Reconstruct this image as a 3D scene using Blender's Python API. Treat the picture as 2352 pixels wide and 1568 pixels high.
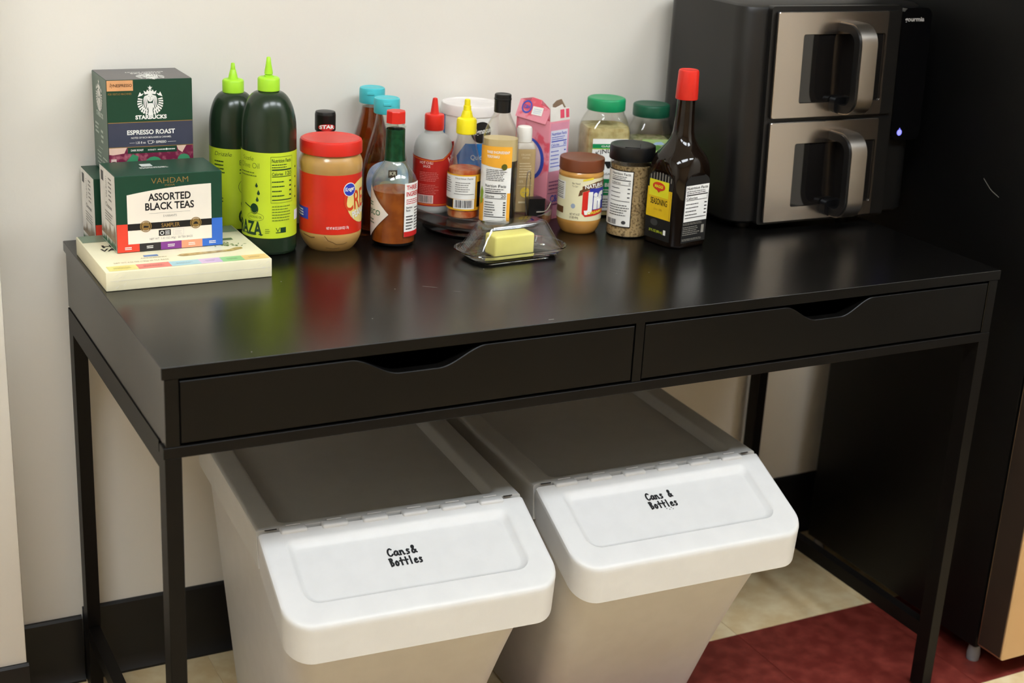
import bpy, bmesh, math, random
from mathutils import Vector, Matrix
random.seed(7)
for o in list(bpy.data.objects): bpy.data.objects.remove(o)
SC = bpy.context.scene
COL = SC.collection

# ------------------------------------------------------------------ camera
cam_d = bpy.data.cameras.new('camera'); cam = bpy.data.objects.new('camera', cam_d); COL.objects.link(cam)
CAM = Vector((-0.3890, -1.5835, 1.3706)); YAW, PITCH, ROLL = 0.4920, 0.3373, 0.0544
_f = Vector((math.sin(YAW)*math.cos(PITCH), math.cos(YAW)*math.cos(PITCH), -math.sin(PITCH)))
_r = Vector((math.cos(YAW), -math.sin(YAW), 0)); _u = _r.cross(_f)
_r2 = _r*math.cos(ROLL) + _u*math.sin(ROLL); _u2 = -_r*math.sin(ROLL) + _u*math.cos(ROLL)
M = Matrix((_r2, _u2, -_f)).transposed().to_4x4(); M.translation = CAM
cam.matrix_world = M
cam_d.sensor_width = 36; cam_d.lens = 36*3348.6/2352; cam_d.clip_start = .05
cam_d.dof.use_dof = True; cam_d.dof.focus_distance = 2.10; cam_d.dof.aperture_fstop = 5.0
SC.camera = cam

# ------------------------------------------------------------------ world, exposure
w = bpy.data.worlds.new('world'); SC.world = w; w.use_nodes = True
w.node_tree.nodes['Background'].inputs[0].default_value = (.8, .8, .8, 1)
w.node_tree.nodes['Background'].inputs[1].default_value = .25
SC.view_settings.view_transform = 'Standard'; SC.view_settings.look = 'None'
SC.view_settings.exposure = 0.0; SC.view_settings.gamma = 1; SC.view_settings.use_curve_mapping = False
LIGHT_POWER = 22.8
LIGHT_SPOTS = [(-.95, -1.45, 'long troffer light panel in the ceiling nearest the wall pillar'), (.55, -1.45, 'long troffer light panel in the ceiling above the desk drawers'), (2.05, -1.45, 'long troffer light panel in the ceiling nearest the refrigerator')]

# ------------------------------------------------------------------ helpers
def C(r, g, b):
    return tuple((c/255/12.92 if c/255 <= .04045 else ((c/255+.055)/1.055)**2.4) for c in (r, g, b)) + (1,)

MATS = {}
def mat(name, rgb, rough=.5, metal=0., spec=.5, trans=0., ior=1.45, coat=0., var=.04, vscale=30., bump=0., bscale=200., emit=0., rgb2=None, mixlo=.4, mixhi=.6, aniso=0.):
    if name in MATS: return MATS[name]
    m = bpy.data.materials.new(name); m.use_nodes = True; nt = m.node_tree; N = nt.nodes; L = nt.links
    b = N['Principled BSDF']
    b.inputs['Roughness'].default_value = rough; b.inputs['Metallic'].default_value = metal
    b.inputs['Specular IOR Level'].default_value = spec; b.inputs['Transmission Weight'].default_value = trans
    b.inputs['IOR'].default_value = ior; b.inputs['Coat Weight'].default_value = coat
    b.inputs['Anisotropic'].default_value = aniso
    col = C(*rgb)
    b.inputs['Base Color'].default_value = col
    if var or rgb2:
        tc = N.new('ShaderNodeTexCoord'); n = N.new('ShaderNodeTexNoise'); n.inputs['Scale'].default_value = vscale; n.inputs['Detail'].default_value = 5
        L.new(tc.outputs['Object'], n.inputs['Vector'])
        r = N.new('ShaderNodeValToRGB'); e = r.color_ramp.elements
        c2 = C(*rgb2) if rgb2 else tuple(min(1, c*(1+var)) for c in col[:3])+(1,)
        c1 = col if rgb2 else tuple(c*(1-var) for c in col[:3])+(1,)
        e[0].position = mixlo; e[0].color = c1; e[1].position = mixhi; e[1].color = c2
        L.new(n.outputs['Fac'], r.inputs['Fac']); L.new(r.outputs['Color'], b.inputs['Base Color'])
    if bump:
        tc = N.new('ShaderNodeTexCoord'); n = N.new('ShaderNodeTexNoise'); n.inputs['Scale'].default_value = bscale; n.inputs['Detail'].default_value = 3
        bp = N.new('ShaderNodeBump'); bp.inputs['Strength'].default_value = bump; bp.inputs['Distance'].default_value = .002
        L.new(tc.outputs['Object'], n.inputs['Vector']); L.new(n.outputs['Fac'], bp.inputs['Height']); L.new(bp.outputs['Normal'], b.inputs['Normal'])
    if emit:
        b.inputs['Emission Color'].default_value = col; b.inputs['Emission Strength'].default_value = emit
    MATS[name] = m
    return m

def thin(name, rgb, refl=.035, edge=.55, rough=.03, power=3.):
    """thin clear wall: see-through with a grazing-angle reflection"""
    if name in MATS: return MATS[name]
    m = bpy.data.materials.new(name); m.use_nodes = True; nt = m.node_tree; N = nt.nodes; L = nt.links
    N.remove(N['Principled BSDF']); out = N['Material Output']
    t = N.new('ShaderNodeBsdfTransparent'); t.inputs[0].default_value = C(*rgb)
    g = N.new('ShaderNodeBsdfGlossy'); g.inputs['Roughness'].default_value = rough
    lw = N.new('ShaderNodeLayerWeight'); lw.inputs['Blend'].default_value = .5
    p = N.new('ShaderNodeMath'); p.operation = 'POWER'; p.inputs[1].default_value = power
    k = N.new('ShaderNodeMath'); k.operation = 'MULTIPLY_ADD'; k.inputs[1].default_value = edge; k.inputs[2].default_value = refl
    mx = N.new('ShaderNodeMixShader')
    L.new(lw.outputs['Facing'], p.inputs[0]); L.new(p.outputs[0], k.inputs[0]); L.new(k.outputs[0], mx.inputs[0])
    L.new(t.outputs[0], mx.inputs[1]); L.new(g.outputs[0], mx.inputs[2]); L.new(mx.outputs[0], out.inputs['Surface'])
    MATS[name] = m
    return m

def finish(bm, ang=35, recalc=True):
    if recalc: bmesh.ops.recalc_face_normals(bm, faces=bm.faces)
    lim = math.radians(ang)
    for f in bm.faces: f.smooth = True
    for e in bm.edges:
        if len(e.link_faces) == 2 and e.calc_face_angle(0) > lim: e.smooth = False
def obj(name, bm, m, parent=None, loc=None, ang=35, recalc=True):
    finish(bm, ang, recalc)
    me = bpy.data.meshes.new(name); bm.to_mesh(me); bm.free()
    me.materials.append(m)
    o = bpy.data.objects.new(name, me); COL.objects.link(o)
    if parent: o.parent = parent
    if loc: o.location = loc
    return o
def thing(name, label, cat, loc=(0, 0, 0), rz=0., group=None):
    o = bpy.data.objects.new(name, None); COL.objects.link(o); o.empty_display_size = .05
    o.location = loc; o.rotation_euler = (0, 0, rz); tag(o, label, cat, group)
    return o
def tag(o, label, cat, group=None):
    o['label'] = label; o['category'] = cat
    if group: o['group'] = group
    return o
def struct(name, bm, m, **k):
    o = obj(name, bm, m, **k); o['kind'] = 'structure'; return o
def face_cam(x, y): return -math.atan2(x-CAM.x, y-CAM.y)

def box(bm, x0, y0, z0, x1, y1, z1, bev=0., seg=2, mtx=None):
    g = bmesh.ops.create_cube(bm, size=1)
    vs = g['verts']
    for v in vs: v.co = Vector(((x0+x1)/2+v.co.x*(x1-x0), (y0+y1)/2+v.co.y*(y1-y0), (z0+z1)/2+v.co.z*(z1-z0)))
    if bev:
        es = list({e for v in vs for e in v.link_edges})
        r = bmesh.ops.bevel(bm, geom=es, offset=bev, segments=seg, affect='EDGES', profile=.5)
        vs = list({v for v in r['verts']} | {v for v in vs if v.is_valid})
    if mtx:
        for v in vs: v.co = mtx @ v.co
    return bm
def bx(*a, **k): return box(bmesh.new(), *a, **k)

def chaikin(p, it=2):
    for _ in range(it):
        q = [p[0]]
        for a, b in zip(p, p[1:]):
            if a == b: continue
            q.append(tuple(.75*i+.25*j for i, j in zip(a, b))); q.append(tuple(.25*i+.75*j for i, j in zip(a, b)))
        q.append(p[-1]); p = q
    return p
def ring_pts(n, rx, ry, p, z, ph=0.):
    out = []
    for i in range(n):
        t = 2*math.pi*(i+.5)/n+ph; c, s = math.cos(t), math.sin(t)
        out.append(Vector((rx*math.copysign(abs(c)**(2/p), c), ry*math.copysign(abs(s)**(2/p), s), z)))
    return out
def norm_prof(prof):
    out = []
    for q in prof:
        q = tuple(q)
        if len(q) == 2: q = (q[0], q[1], q[1], 2.)
        elif len(q) == 3: q = q + (2.,)
        out.append(q)
    return out
def skin(bm, rings, cap0=True, cap1=True):
    R = [[bm.verts.new(v) for v in r] for r in rings]
    n = len(R[0])
    for a, b in zip(R, R[1:]):
        for i in range(n): bm.faces.new((a[i], a[(i+1) % n], b[(i+1) % n], b[i]))
    if cap0: bm.faces.new(list(reversed(R[0])))
    if cap1: bm.faces.new(R[-1])
    return bm
def loft(prof, n=56, sm=2, bm=None, ph=0.):
    prof = norm_prof(prof)
    if sm: prof = chaikin(prof, sm)
    return skin(bm or bmesh.new(), [ring_pts(n, q[1], q[2], q[3], q[0], ph) for q in prof])
def shell(prof, t=.0012, tb=.003, n=56, sm=2):
    prof = norm_prof(prof)
    if sm: prof = chaikin(prof, sm)
    inner = [(max(q[0], tb), q[1]-t, q[2]-t, q[3]) for q in prof if q[0] >= tb*.99]
    inner = [(tb, inner[0][1]*.97, inner[0][2]*.97, inner[0][3])] + inner
    rings = [ring_pts(n, q[1], q[2], q[3], q[0]) for q in prof] + [ring_pts(n, q[1], q[2], q[3], q[0]) for q in reversed(inner)]
    return skin(bmesh.new(), rings)
def fill(prof, z0, z1, t=.0016, n=56, sm=2):
    """contents: the inside of a shell between z0 and z1"""
    prof = norm_prof(prof)
    if sm: prof = chaikin(prof, sm)
    def at(z):
        for a, b in zip(prof, prof[1:]):
            if a[0] <= z <= b[0] and b[0] > a[0]:
                k = (z-a[0])/(b[0]-a[0]); return (z,)+tuple(a[i]+(b[i]-a[i])*k for i in (1, 2, 3))
        return prof[-1]
    zs = [z0]+[q[0] for q in prof if z0+.0005 < q[0] < z1-.0005]+[z1]
    return skin(bmesh.new(), [ring_pts(n, at(z)[1]-t, at(z)[2]-t, at(z)[3], z) for z in zs])
def tube(pts, r, n=10, bm=None, closed=False):
    bm = bm or bmesh.new(); pts = [Vector(p) for p in pts]; rings = []
    up = Vector((0, 0, 1))
    for i, p in enumerate(pts):
        d = (pts[min(i+1, len(pts)-1)]-pts[max(i-1, 0)]).normalized()
        a = d.cross(up)
        if a.length < 1e-3: a = d.cross(Vector((1, 0, 0)))
        a.normalize(); b = d.cross(a)
        rings.append([p+(a*math.cos(2*math.pi*k/n)+b*math.sin(2*math.pi*k/n))*r for k in range(n)])
    return skin(bm, rings)
def extrude_poly(bm, pts, fn, d, tri=True):
    """pts 2D outline; fn(u,v,w)->Vector ; w 0..d"""
    a = [bm.verts.new(fn(u, v, 0)) for u, v in pts]; b = [bm.verts.new(fn(u, v, d)) for u, v in pts]
    n = len(pts)
    fa = bm.faces.new(a); fb = bm.faces.new(list(reversed(b)))
    for i in range(n): bm.faces.new((a[(i+1) % n], a[i], b[i], b[(i+1) % n]))
    if tri: bmesh.ops.triangulate(bm, faces=[fa, fb])
    return bm
def rrect(x0, y0, x1, y1, r, n=6):
    out = []
    for cx, cy, a0 in ((x1-r, y1-r, 0), (x0+r, y1-r, 90), (x0+r, y0+r, 180), (x1-r, y0+r, 270)):
        for k in range(n+1):
            a = math.radians(a0+90*k/n); out.append((cx+r*math.cos(a), cy+r*math.sin(a)))
    return out

# ---- flat print: 2D shapes laid on a surface S(u, v, off) -> local point
def cylS(R, a0=0.):
    f = R if callable(R) else (lambda v: R)
    def S(u, v, off):
        r = f(v); a = a0+u/r; r += off
        return Vector((r*math.sin(a), -r*math.cos(a), v))
    S.curved = True
    return S
def planeS(o, ux, uv):
    o, ux, uv = Vector(o), Vector(ux).normalized(), Vector(uv).normalized(); n = ux.cross(uv)
    S = lambda u, v, off: o+ux*u+uv*v+n*off
    S.curved = False
    return S
_tc = {}
def text_mesh(s, bold, shear):
    k = (s, bold, shear)
    if k in _tc: return _tc[k]
    c = bpy.data.curves.new('t', 'FONT'); c.body = s; c.size = 1; c.offset = bold; c.shear = shear; c.resolution_u = 3
    o = bpy.data.objects.new('t', c); COL.objects.link(o)
    dg = bpy.context.evaluated_depsgraph_get(); me = bpy.data.meshes.new_from_object(o.evaluated_get(dg))
    vs = [(v.co.x, v.co.y) for v in me.vertices]; fs = [tuple(p.vertices) for p in me.polygons]
    bpy.data.objects.remove(o); bpy.data.curves.remove(c); bpy.data.meshes.remove(me)
    _tc[k] = (vs, fs); return vs, fs
class Dec:
    def __init__(s): s.bm = bmesh.new(); s.k = 0
    def poly(s, pts):
        s.k += 1; f = s.bm.faces.new([s.bm.verts.new((u, v, s.k*1.5e-6)) for u, v in pts]); f.normal_update()
        if f.normal.z < 0: f.normal_flip()
        if len(pts) > 4: bmesh.ops.triangulate(s.bm, faces=[f])
        return s
    def rect(s, u0, v0, u1, v1): return s.poly([(u0, v0), (u1, v0), (u1, v1), (u0, v1)])
    def disc(s, u, v, ru, rv=None, n=28):
        rv = rv or ru
        return s.poly([(u+ru*math.cos(2*math.pi*k/n), v+rv*math.sin(2*math.pi*k/n)) for k in range(n)])
    def ring(s, u, v, ru, rv, w, n=32, a0=0, a1=360):
        m = n
        for k in range(m):
            a = math.radians(a0+(a1-a0)*k/m); b = math.radians(a0+(a1-a0)*(k+1)/m)
            s.poly([(u+ru*math.cos(a), v+rv*math.sin(a)), (u+ru*math.cos(b), v+rv*math.sin(b)), (u+(ru-w)*math.cos(b), v+(rv-w)*math.sin(b)), (u+(ru-w)*math.cos(a), v+(rv-w)*math.sin(a))])
        return s
    def line(s, pts, w):
        for (a, b), (c, d) in zip(pts, pts[1:]):
            dx, dy = c-a, d-b; L = math.hypot(dx, dy) or 1; nx, ny = -dy/L*w/2, dx/L*w/2; ex, ey = dx/L*w*.4, dy/L*w*.4
            s.poly([(a-ex+nx, b-ey+ny), (a-ex-nx, b-ey-ny), (c+ex-nx, d+ey-ny), (c+ex+nx, d+ey+ny)])
        return s
    def text(s, t, u, v, h, w=None, bold=0., align='C', rot=0., shear=0., arch=0.):
        """cap height h, optional total width w; (u, v) is the baseline anchor"""
        vs, fs = text_mesh(t, bold, shear)
        x0 = min(a for a, b in vs); x1 = max(a for a, b in vs); k = h/.73
        kx = w/(x1-x0) if w else k
        W = (x1-x0)*kx; ox = {'C': -W/2, 'L': 0, 'R': -W}[align]
        cr, sr = math.cos(rot), math.sin(rot)
        P = []
        for a, b in vs:
            p, q = (a-x0)*kx+ox, b*k
            if arch: q += arch*(1-(2*p/W)**2)
            P.append(s.bm.verts.new((u+p*cr-q*sr, v+p*sr+q*cr, 0)))
        for f in fs:
            try: s.bm.faces.new([P[i] for i in f])
            except ValueError: pass
        return s
    def bars(s, u0, u1, v1, v0, n, fillf=.35, jag=.25):
        """unreadable small print as fine lines"""
        d = (v1-v0)/n
        for k in range(n):
            e = u1-(u1-u0)*random.uniform(0, jag); y = v1-d*(k+1)+d*.2
            x = u0
            while x < e:
                x2 = min(e, x+random.uniform(.05, .16)*(u1-u0)); s.rect(x, y, x2, y+d*fillf); x = x2+.02*(u1-u0)
        return s
    def build(s, name, S, off, m, parent, label=None):
        bm = s.bm
        if S.curved:
            us = [v.co.x for v in bm.verts]; lo, hi = min(us), max(us); st = .0035; k = math.ceil(lo/st)
            while k*st < hi:
                bmesh.ops.bisect_plane(bm, geom=bm.verts[:]+bm.edges[:]+bm.faces[:], plane_co=(k*st, 0, 0), plane_no=(1, 0, 0), dist=1e-6); k += 1
        for v in bm.verts: v.co = S(v.co.x, v.co.y, off+v.co.z)
        for f in bm.faces: f.normal_update()
        o = obj(name, bm, m, parent, ang=180, recalc=False)
        if label: o['label'] = label
        return o

def nutrition(d, u0, v1, w, h, big='Nutrition Facts', cal='0', rows=4):
    """heading, rules and rows of a nutrition panel; returns nothing"""
    d.text(big, u0+w*.02, v1-h*.11, h*.085, w*.94, .01, 'L')
    d.bars(u0+w*.02, u0+w*.9, v1-h*.13, v1-h*.24, 2)
    d.rect(u0+w*.02, v1-h*.29, u0+w*.98, v1-h*.26)
    d.text('Calories', u0+w*.02, v1-h*.40, h*.07, w*.5, .01, 'L'); d.text(cal, u0+w*.97, v1-h*.40, h*.09, None, .01, 'R')
    d.rect(u0+w*.02, v1-h*.435, u0+w*.98, v1-h*.42)
    for k in range(rows):
        y = v1-h*(.5+.42*k/rows)
        d.bars(u0+w*.02, u0+w*.6, y, y-h*.07, 1); d.rect(u0+w*.86, y-h*.055, u0+w*.97, y-h*.02)
    d.rect(u0+w*.02, v1-h*.96, u0+w*.98, v1-h*.94)
def barcode(d, u0, v0, u1, v1, n=22):
    x = u0; st = (u1-u0)/n/1.6
    while x < u1:
        a = st*random.choice((.6, .9, 1.5)); d.rect(x, v0, min(x+a, u1), v1); x += a+st*random.choice((.6, .9, 1.3))

# ------------------------------------------------------------------ materials used often
WHITE = mat('print_white', (238, 237, 232), .5); BLACK = mat('print_black', (22, 20, 20), .5); GREY = mat('print_grey', (125, 122, 118), .5)
GLASS = mat('clear_glass', (250, 252, 250), .02, trans=1, ior=1.48, var=0)
PLAST = thin('clear_plastic', (251, 251, 249), .035, .45, .06)
FROST = mat('translucent_plastic', (205, 206, 202), .3, trans=.35, ior=1.3, var=.02)
RED_CAP = mat('red_cap_plastic', (215, 42, 30), .35); YEL_CAP = mat('yellow_cap_plastic', (245, 226, 30), .35)
BLACK_CAP = mat('black_cap_plastic', (16, 16, 17), .35); WHITE_CAP = mat('white_cap_plastic', (235, 232, 224), .4)
DESKM = mat('black_brown_desk_paint', (8, 7, 6), .26, spec=.6, var=.12, vscale=8, bump=.05, bscale=600)
STEELM = mat('black_brown_desk_steel', (12, 10, 9), .42, spec=.16, var=.08)
FRONTM = mat('black_brown_front_paint', (9, 8, 7), .34, spec=.2, var=.12, vscale=8)
DARKIN = mat('dark_desk_interior', (12, 11, 10), .6)

# ================================================================== SETTING
WY = .594
WALLM = mat('warm_white_wall_paint', (226, 222, 213), .6, var=.02, vscale=2.5, bump=.12, bscale=90)
BASEM = mat('black_rubber_base', (17, 17, 18), .42, var=.1)
struct('wall_back', bx(-.106, WY, 0, 3.0, WY+.1, 2.9), WALLM)
struct('wall_left', bx(-2.4, .462, 0, -.106, WY+.1, 2.9, bev=.003), WALLM)
struct('wall_right', bx(3.0, -4.2, 0, 3.1, WY, 2.9), WALLM)
struct('wall_side', bx(-2.5, -4.2, 0, -2.4, .6, 2.9), WALLM)
struct('wall_front', bx(-2.4, -4.3, 0, 3.0, -4.2, 2.9), mat('tan_wall_paint', (196, 172, 145), .6, var=.03, vscale=2))
struct('ceiling', bx(-2.5, -4.3, 2.9, 3.1, .7, 3.0), mat('white_ceiling_tile', (232, 230, 224), .8, var=.03, bump=.2, bscale=150))
def base_profile(x0, x1, y, h, t, toe):
    bm = bmesh.new(); pts = [(0, 0), (-toe, 0), (-toe, .004), (-t-.002, .014), (-t, .03), (-t, h-.004), (-t+.003, h), (0, h)]
    return extrude_poly(bm, pts, lambda u, v, w: Vector((x0+w, y+u, v)), x1-x0)
struct('baseboard_back', base_profile(.004, 3.0, WY, .131, .006, .016), BASEM)
struct('baseboard_corner', base_profile(-.106, .002, WY, .117, .008, .018), BASEM)
struct('baseboard_left', base_profile(-2.4, -.104, .462, .128, .006, .012), BASEM)
fl = struct('floor', bx(-2.5, -4.3, -.12, 3.1, .7, -.003), mat('tile_adhesive', (70, 62, 52), .9))
TAN = mat('tan_vinyl_tile', (216, 190, 144), .38, rgb2=(230, 212, 172), vscale=26, mixlo=.38, mixhi=.68)
REDT = mat('red_vinyl_tile', (100, 36, 30), .4, rgb2=(126, 54, 45), vscale=34, mixlo=.4, mixhi=.7)
TP = .3015; X0 = .203-TP*5; Y0 = .283+TP
tile_me = {}
for i in range(14):
    for j in range(15):
        x0 = X0+i*TP-.9; y1 = Y0-j*TP
        if y1 < -3.9: continue
        red = j in (1, 7); key = red
        if key not in tile_me:
            bm = bx(.0003, -TP+.0003, -.003, TP-.0003, -.0003, .0, bev=.0004, seg=1)
            o = obj('tile', bm, REDT if red else TAN, fl); tile_me[key] = o.data
        else:
            o = bpy.data.objects.new('tile', tile_me[key]); COL.objects.link(o); o.parent = fl
        o.location = (x0, y1, 0)

# ceiling light panels
for i, (lx, ly, ll) in enumerate(LIGHT_SPOTS):
    t = thing('ceiling_light', ll, 'light', (lx, ly, 2.9), 0, 'ceiling light panels')
    bm = bmesh.new()
    for a in ((-.61, -.31, -.02, .61, -.29, 0), (-.61, .29, -.02, .61, .31, 0), (-.61, -.29, -.02, -.59, .29, 0), (.59, -.29, -.02, .61, .29, 0)): box(bm, *a)
    obj('frame', bm, mat('troffer_frame_white', (235, 235, 232), .5), t)
    obj('diffuser', bx(-.59, -.29, -.012, .59, .29, -.004), mat('lit_diffuser', (242, 249, 255), .5, emit=LIGHT_POWER, var=0), t)

# ================================================================== DESK
DW, DD, DH = 1.32, .5712, .76
desk = thing('desk', 'black-brown desk with two cut-out drawers and slim steel legs', 'desk')
top = obj('tabletop', bx(0, 0, .7445, DW, DD, DH, bev=.0008, seg=1), DESKM, desk)
sc = Dec()
for (x, y) in ((.24, .28), (.378, .2), (.30, .09), (.54, .25), (.72, .17), (.77, .16), (.115, .02), (.46, .33)):
    sc.disc(x, y, .0009, n=6)
sc.line([(.42, .2), (.437, .188)], .0006); sc.line([(.452, .165), (.460, .160)], .0006); sc.line([(.52, .012), (.527, .012)], .0012)
sc.build('scratches', planeS((0, 0, DH), (1, 0, 0), (0, 1, 0)), .0002, mat('pale_scratch', (150, 148, 140), .5), top)['kind'] = 'stuff'
for x0 in (.003, DW-.020): obj('side_panel', bx(x0, .001, .6585, x0+.017, DD-.002, .7445, bev=.0006, seg=1), DESKM, desk)
obj('divider', bx(.6515, .0015, .6585, .6655, DD-.03, .7445), FRONTM, desk)
obj('back_panel', bx(.02, DD-.016, .6585, DW-.02, DD-.004, .7445), DESKM, desk)
obj('edge_band', bx(0.0004, -.0006, .7450, DW-.0004, 0, .7595), FRONTM, desk)
for x0 in (.0032, DW-.0198): obj('panel_edge', bx(x0, .0002, .6588, x0+.0166, .001, .7442), FRONTM, desk)
obj('bottom_panel', bx(.02, .02, .6545, DW-.02, DD-.016, .6585), DARKIN, desk)
def smooth01(t): t = max(0, min(1, t)); return t*t*(3-2*t)
def drawer(x0, x1, c0, c1):
    d = bmesh.new(); zt = .7405; zb = .661; dep = .0245
    pts = [(x0, zb), (x1, zb), (x1, zt)]
    N = 40; ramp = .36
    for k in range(N+1):
        t = 1-k/N; x = c0+(c1-c0)*t
        e = min(t, 1-t)/ramp
        pts.append((x, zt-dep*smooth01(e)))
    pts.append((x0, zt))
    extrude_poly(d, pts, lambda u, v, w: Vector((u, .0015+w, v)), .016, tri=False)
    bmesh.ops.recalc_face_normals(d, faces=d.faces)
    es = [e for e in d.edges if all(abs(v.co.y-.0015) < 1e-6 for v in e.verts) and e.calc_face_angle(0) > .8]
    bmesh.ops.bevel(d, geom=es, offset=.0009, segments=1, affect='EDGES')
    bmesh.ops.triangulate(d, faces=[f for f in d.faces if len(f.verts) > 4])
    o = obj('drawer', d, FRONTM, desk)
    b = bmesh.new(); a, c = x0+.012, x1-.012
    box(b, a, .0185, .664, c, .46, .668); box(b, a, .0185, .668, a+.01, .46, .73); box(b, c-.01, .0185, .668, c, .46, .73); box(b, a+.01, .45, .668, c-.01, .46, .73)
    obj('drawer_box', b, DARKIN, o)
drawer(.0215, .6495, .235, .425); drawer(.6675, 1.2985, .905, 1.068)
obj('front_rail', bx(.0, .0, .6435, DW-.002, .02, .6578, bev=.0005, seg=1), STEELM, desk)
obj('back_rail', bx(.022, DD-.03, .6285, DW-.024, DD-.012, .6545), STEELM, desk)
for x0 in (.0015, DW-.0215):
    obj('side_rail', bx(x0, .0295, .6225, x0+.018, DD-.034, .6575), STEELM, desk)
    obj('stretcher', bx(x0+.001, .03, .0975, x0+.019, DD-.034, .1225), STEELM, desk)
    for y0 in (.0005, DD-.035):
        lg = obj('leg', bx(x0, y0, .006, x0+.0205, y0+.0295, .6435 if y0 < .1 else .6575, bev=.0005, seg=1), STEELM, desk)
        obj('foot', loft([(0, .008), (.006, .008)], 16, 0), BLACK_CAP, lg, (x0+.010, y0+.015, 0))

# ================================================================== BINS
BINM = mat('white_bin_plastic', (204, 203, 201), .42, var=.015, bump=.06, bscale=900)
BINL = mat('light_grey_bin_lid_plastic', (200, 200, 198), .42, var=.015, bump=.06, bscale=900)
SLOT = mat('dark_slot', (30, 30, 30), .6)
INK = mat('black_marker_ink', (18, 18, 20), .5)
HW, YF, YH, YB, ZT, ZF, SK = .1972, -.155, 0., .395, .455, .388, .058
def ztop(y): return ZT if y >= YH else ZT+(ZF-ZT)*(YH-y)/(YH-YF)
def half_outline(y_flat, y_round, hw, r, rf=.0006, n=9):
    """plan outline with corner radius r at the y_round end and rf at the y_flat end"""
    s = -1 if y_round < y_flat else 1
    pts = []
    for sx, y, rad, k0, k1 in ((-1, y_flat, rf, 90, 0), (-1, y_round, r, 0, 90), (1, y_round, r, 90, 0), (1, y_flat, rf, 0, 90)):
        sy = s if y == y_round else -s
        for k in range(n+1):
            a = math.radians(k0+(k1-k0)*k/n)
            pts.append((sx*(hw-rad+rad*math.cos(a)), y-sy*rad+sy*rad*math.sin(a)))
    return pts
def lidpart(y_flat, y_round, r, rec):
    """rings from skirt bottom to the floor of the recess"""
    s = -1 if y_round < y_flat else 1
    def R(inset, dz, fl_in=0., rr=None, rf=.0006):
        return [Vector((x, y, ztop(y)+dz)) for x, y in half_outline(y_flat+s*fl_in, y_round-s*inset, HW-inset, max(.006, (rr if rr else r-inset)), rf)]
    a, b, c = rec
    rings = [R(.006, -SK), R(.003, -SK), R(.0004, -.010), R(0, -.0055), R(.0008, -.0022), R(.0028, -.0005), R(.0058, 0), R(.0085, 0), R(a-.003, 0, b-.003, .026, .014), R(a, -.0003, b, .022, .012), R(a+.002, -.002, b+.002, .02, .011), R(a+.008, -c, b+.007, .016, .009), R(a+.011, -c-.0008, b+.010, .014, .008)]
    return skin(bmesh.new(), rings, False, True)
HAND = {'C': [[(.9, .85), (.6, 1), (.2, .8), (.05, .4), (.25, .05), (.6, 0), (.95, .2)]],
 'a': [[(.8, .5), (.5, .6), (.15, .4), (.1, .1), (.4, 0), (.7, .2), (.8, .5), (.8, .1), (1, 0)]],
 'n': [[(.1, .55), (.15, 0)], [(.15, .3), (.4, .55), (.65, .5), (.75, 0), (.95, .05)]],
 's': [[(.75, .55), (.4, .6), (.3, .4), (.65, .25), (.6, .05), (.2, 0)]],
 '&': [[(1, .05), (.3, .65), (.3, .95), (.6, 1), (.65, .75), (.15, .35), (.15, .05), (.5, 0), (.9, .4)]],
 'B': [[(.15, 1), (.2, 0)], [(.05, .95), (.6, 1), (.7, .75), (.25, .52), (.75, .4), (.75, .1), (.2, 0)]],
 'o': [[(.5, .58), (.15, .4), (.2, .05), (.6, 0), (.85, .3), (.6, .58), (.4, .5)]],
 't': [[(.5, .95), (.5, 0)], [(.1, .55), (.95, .6)]], 'l': [[(.4, 1), (.45, 0)]],
 'e': [[(.15, .3), (.8, .38), (.6, .6), (.2, .45), (.15, .1), (.5, 0), (.9, .12)]]}
def handwrite(d, word, u, v, h, adv, wd):
    for k, ch in enumerate(word):
        if ch == ' ': continue
        for st in HAND[ch]: d.line([(u+k*adv+p[0]*adv*.85, v+p[1]*h) for p in chaikin([tuple(q) for q in st], 1)], wd)
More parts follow.
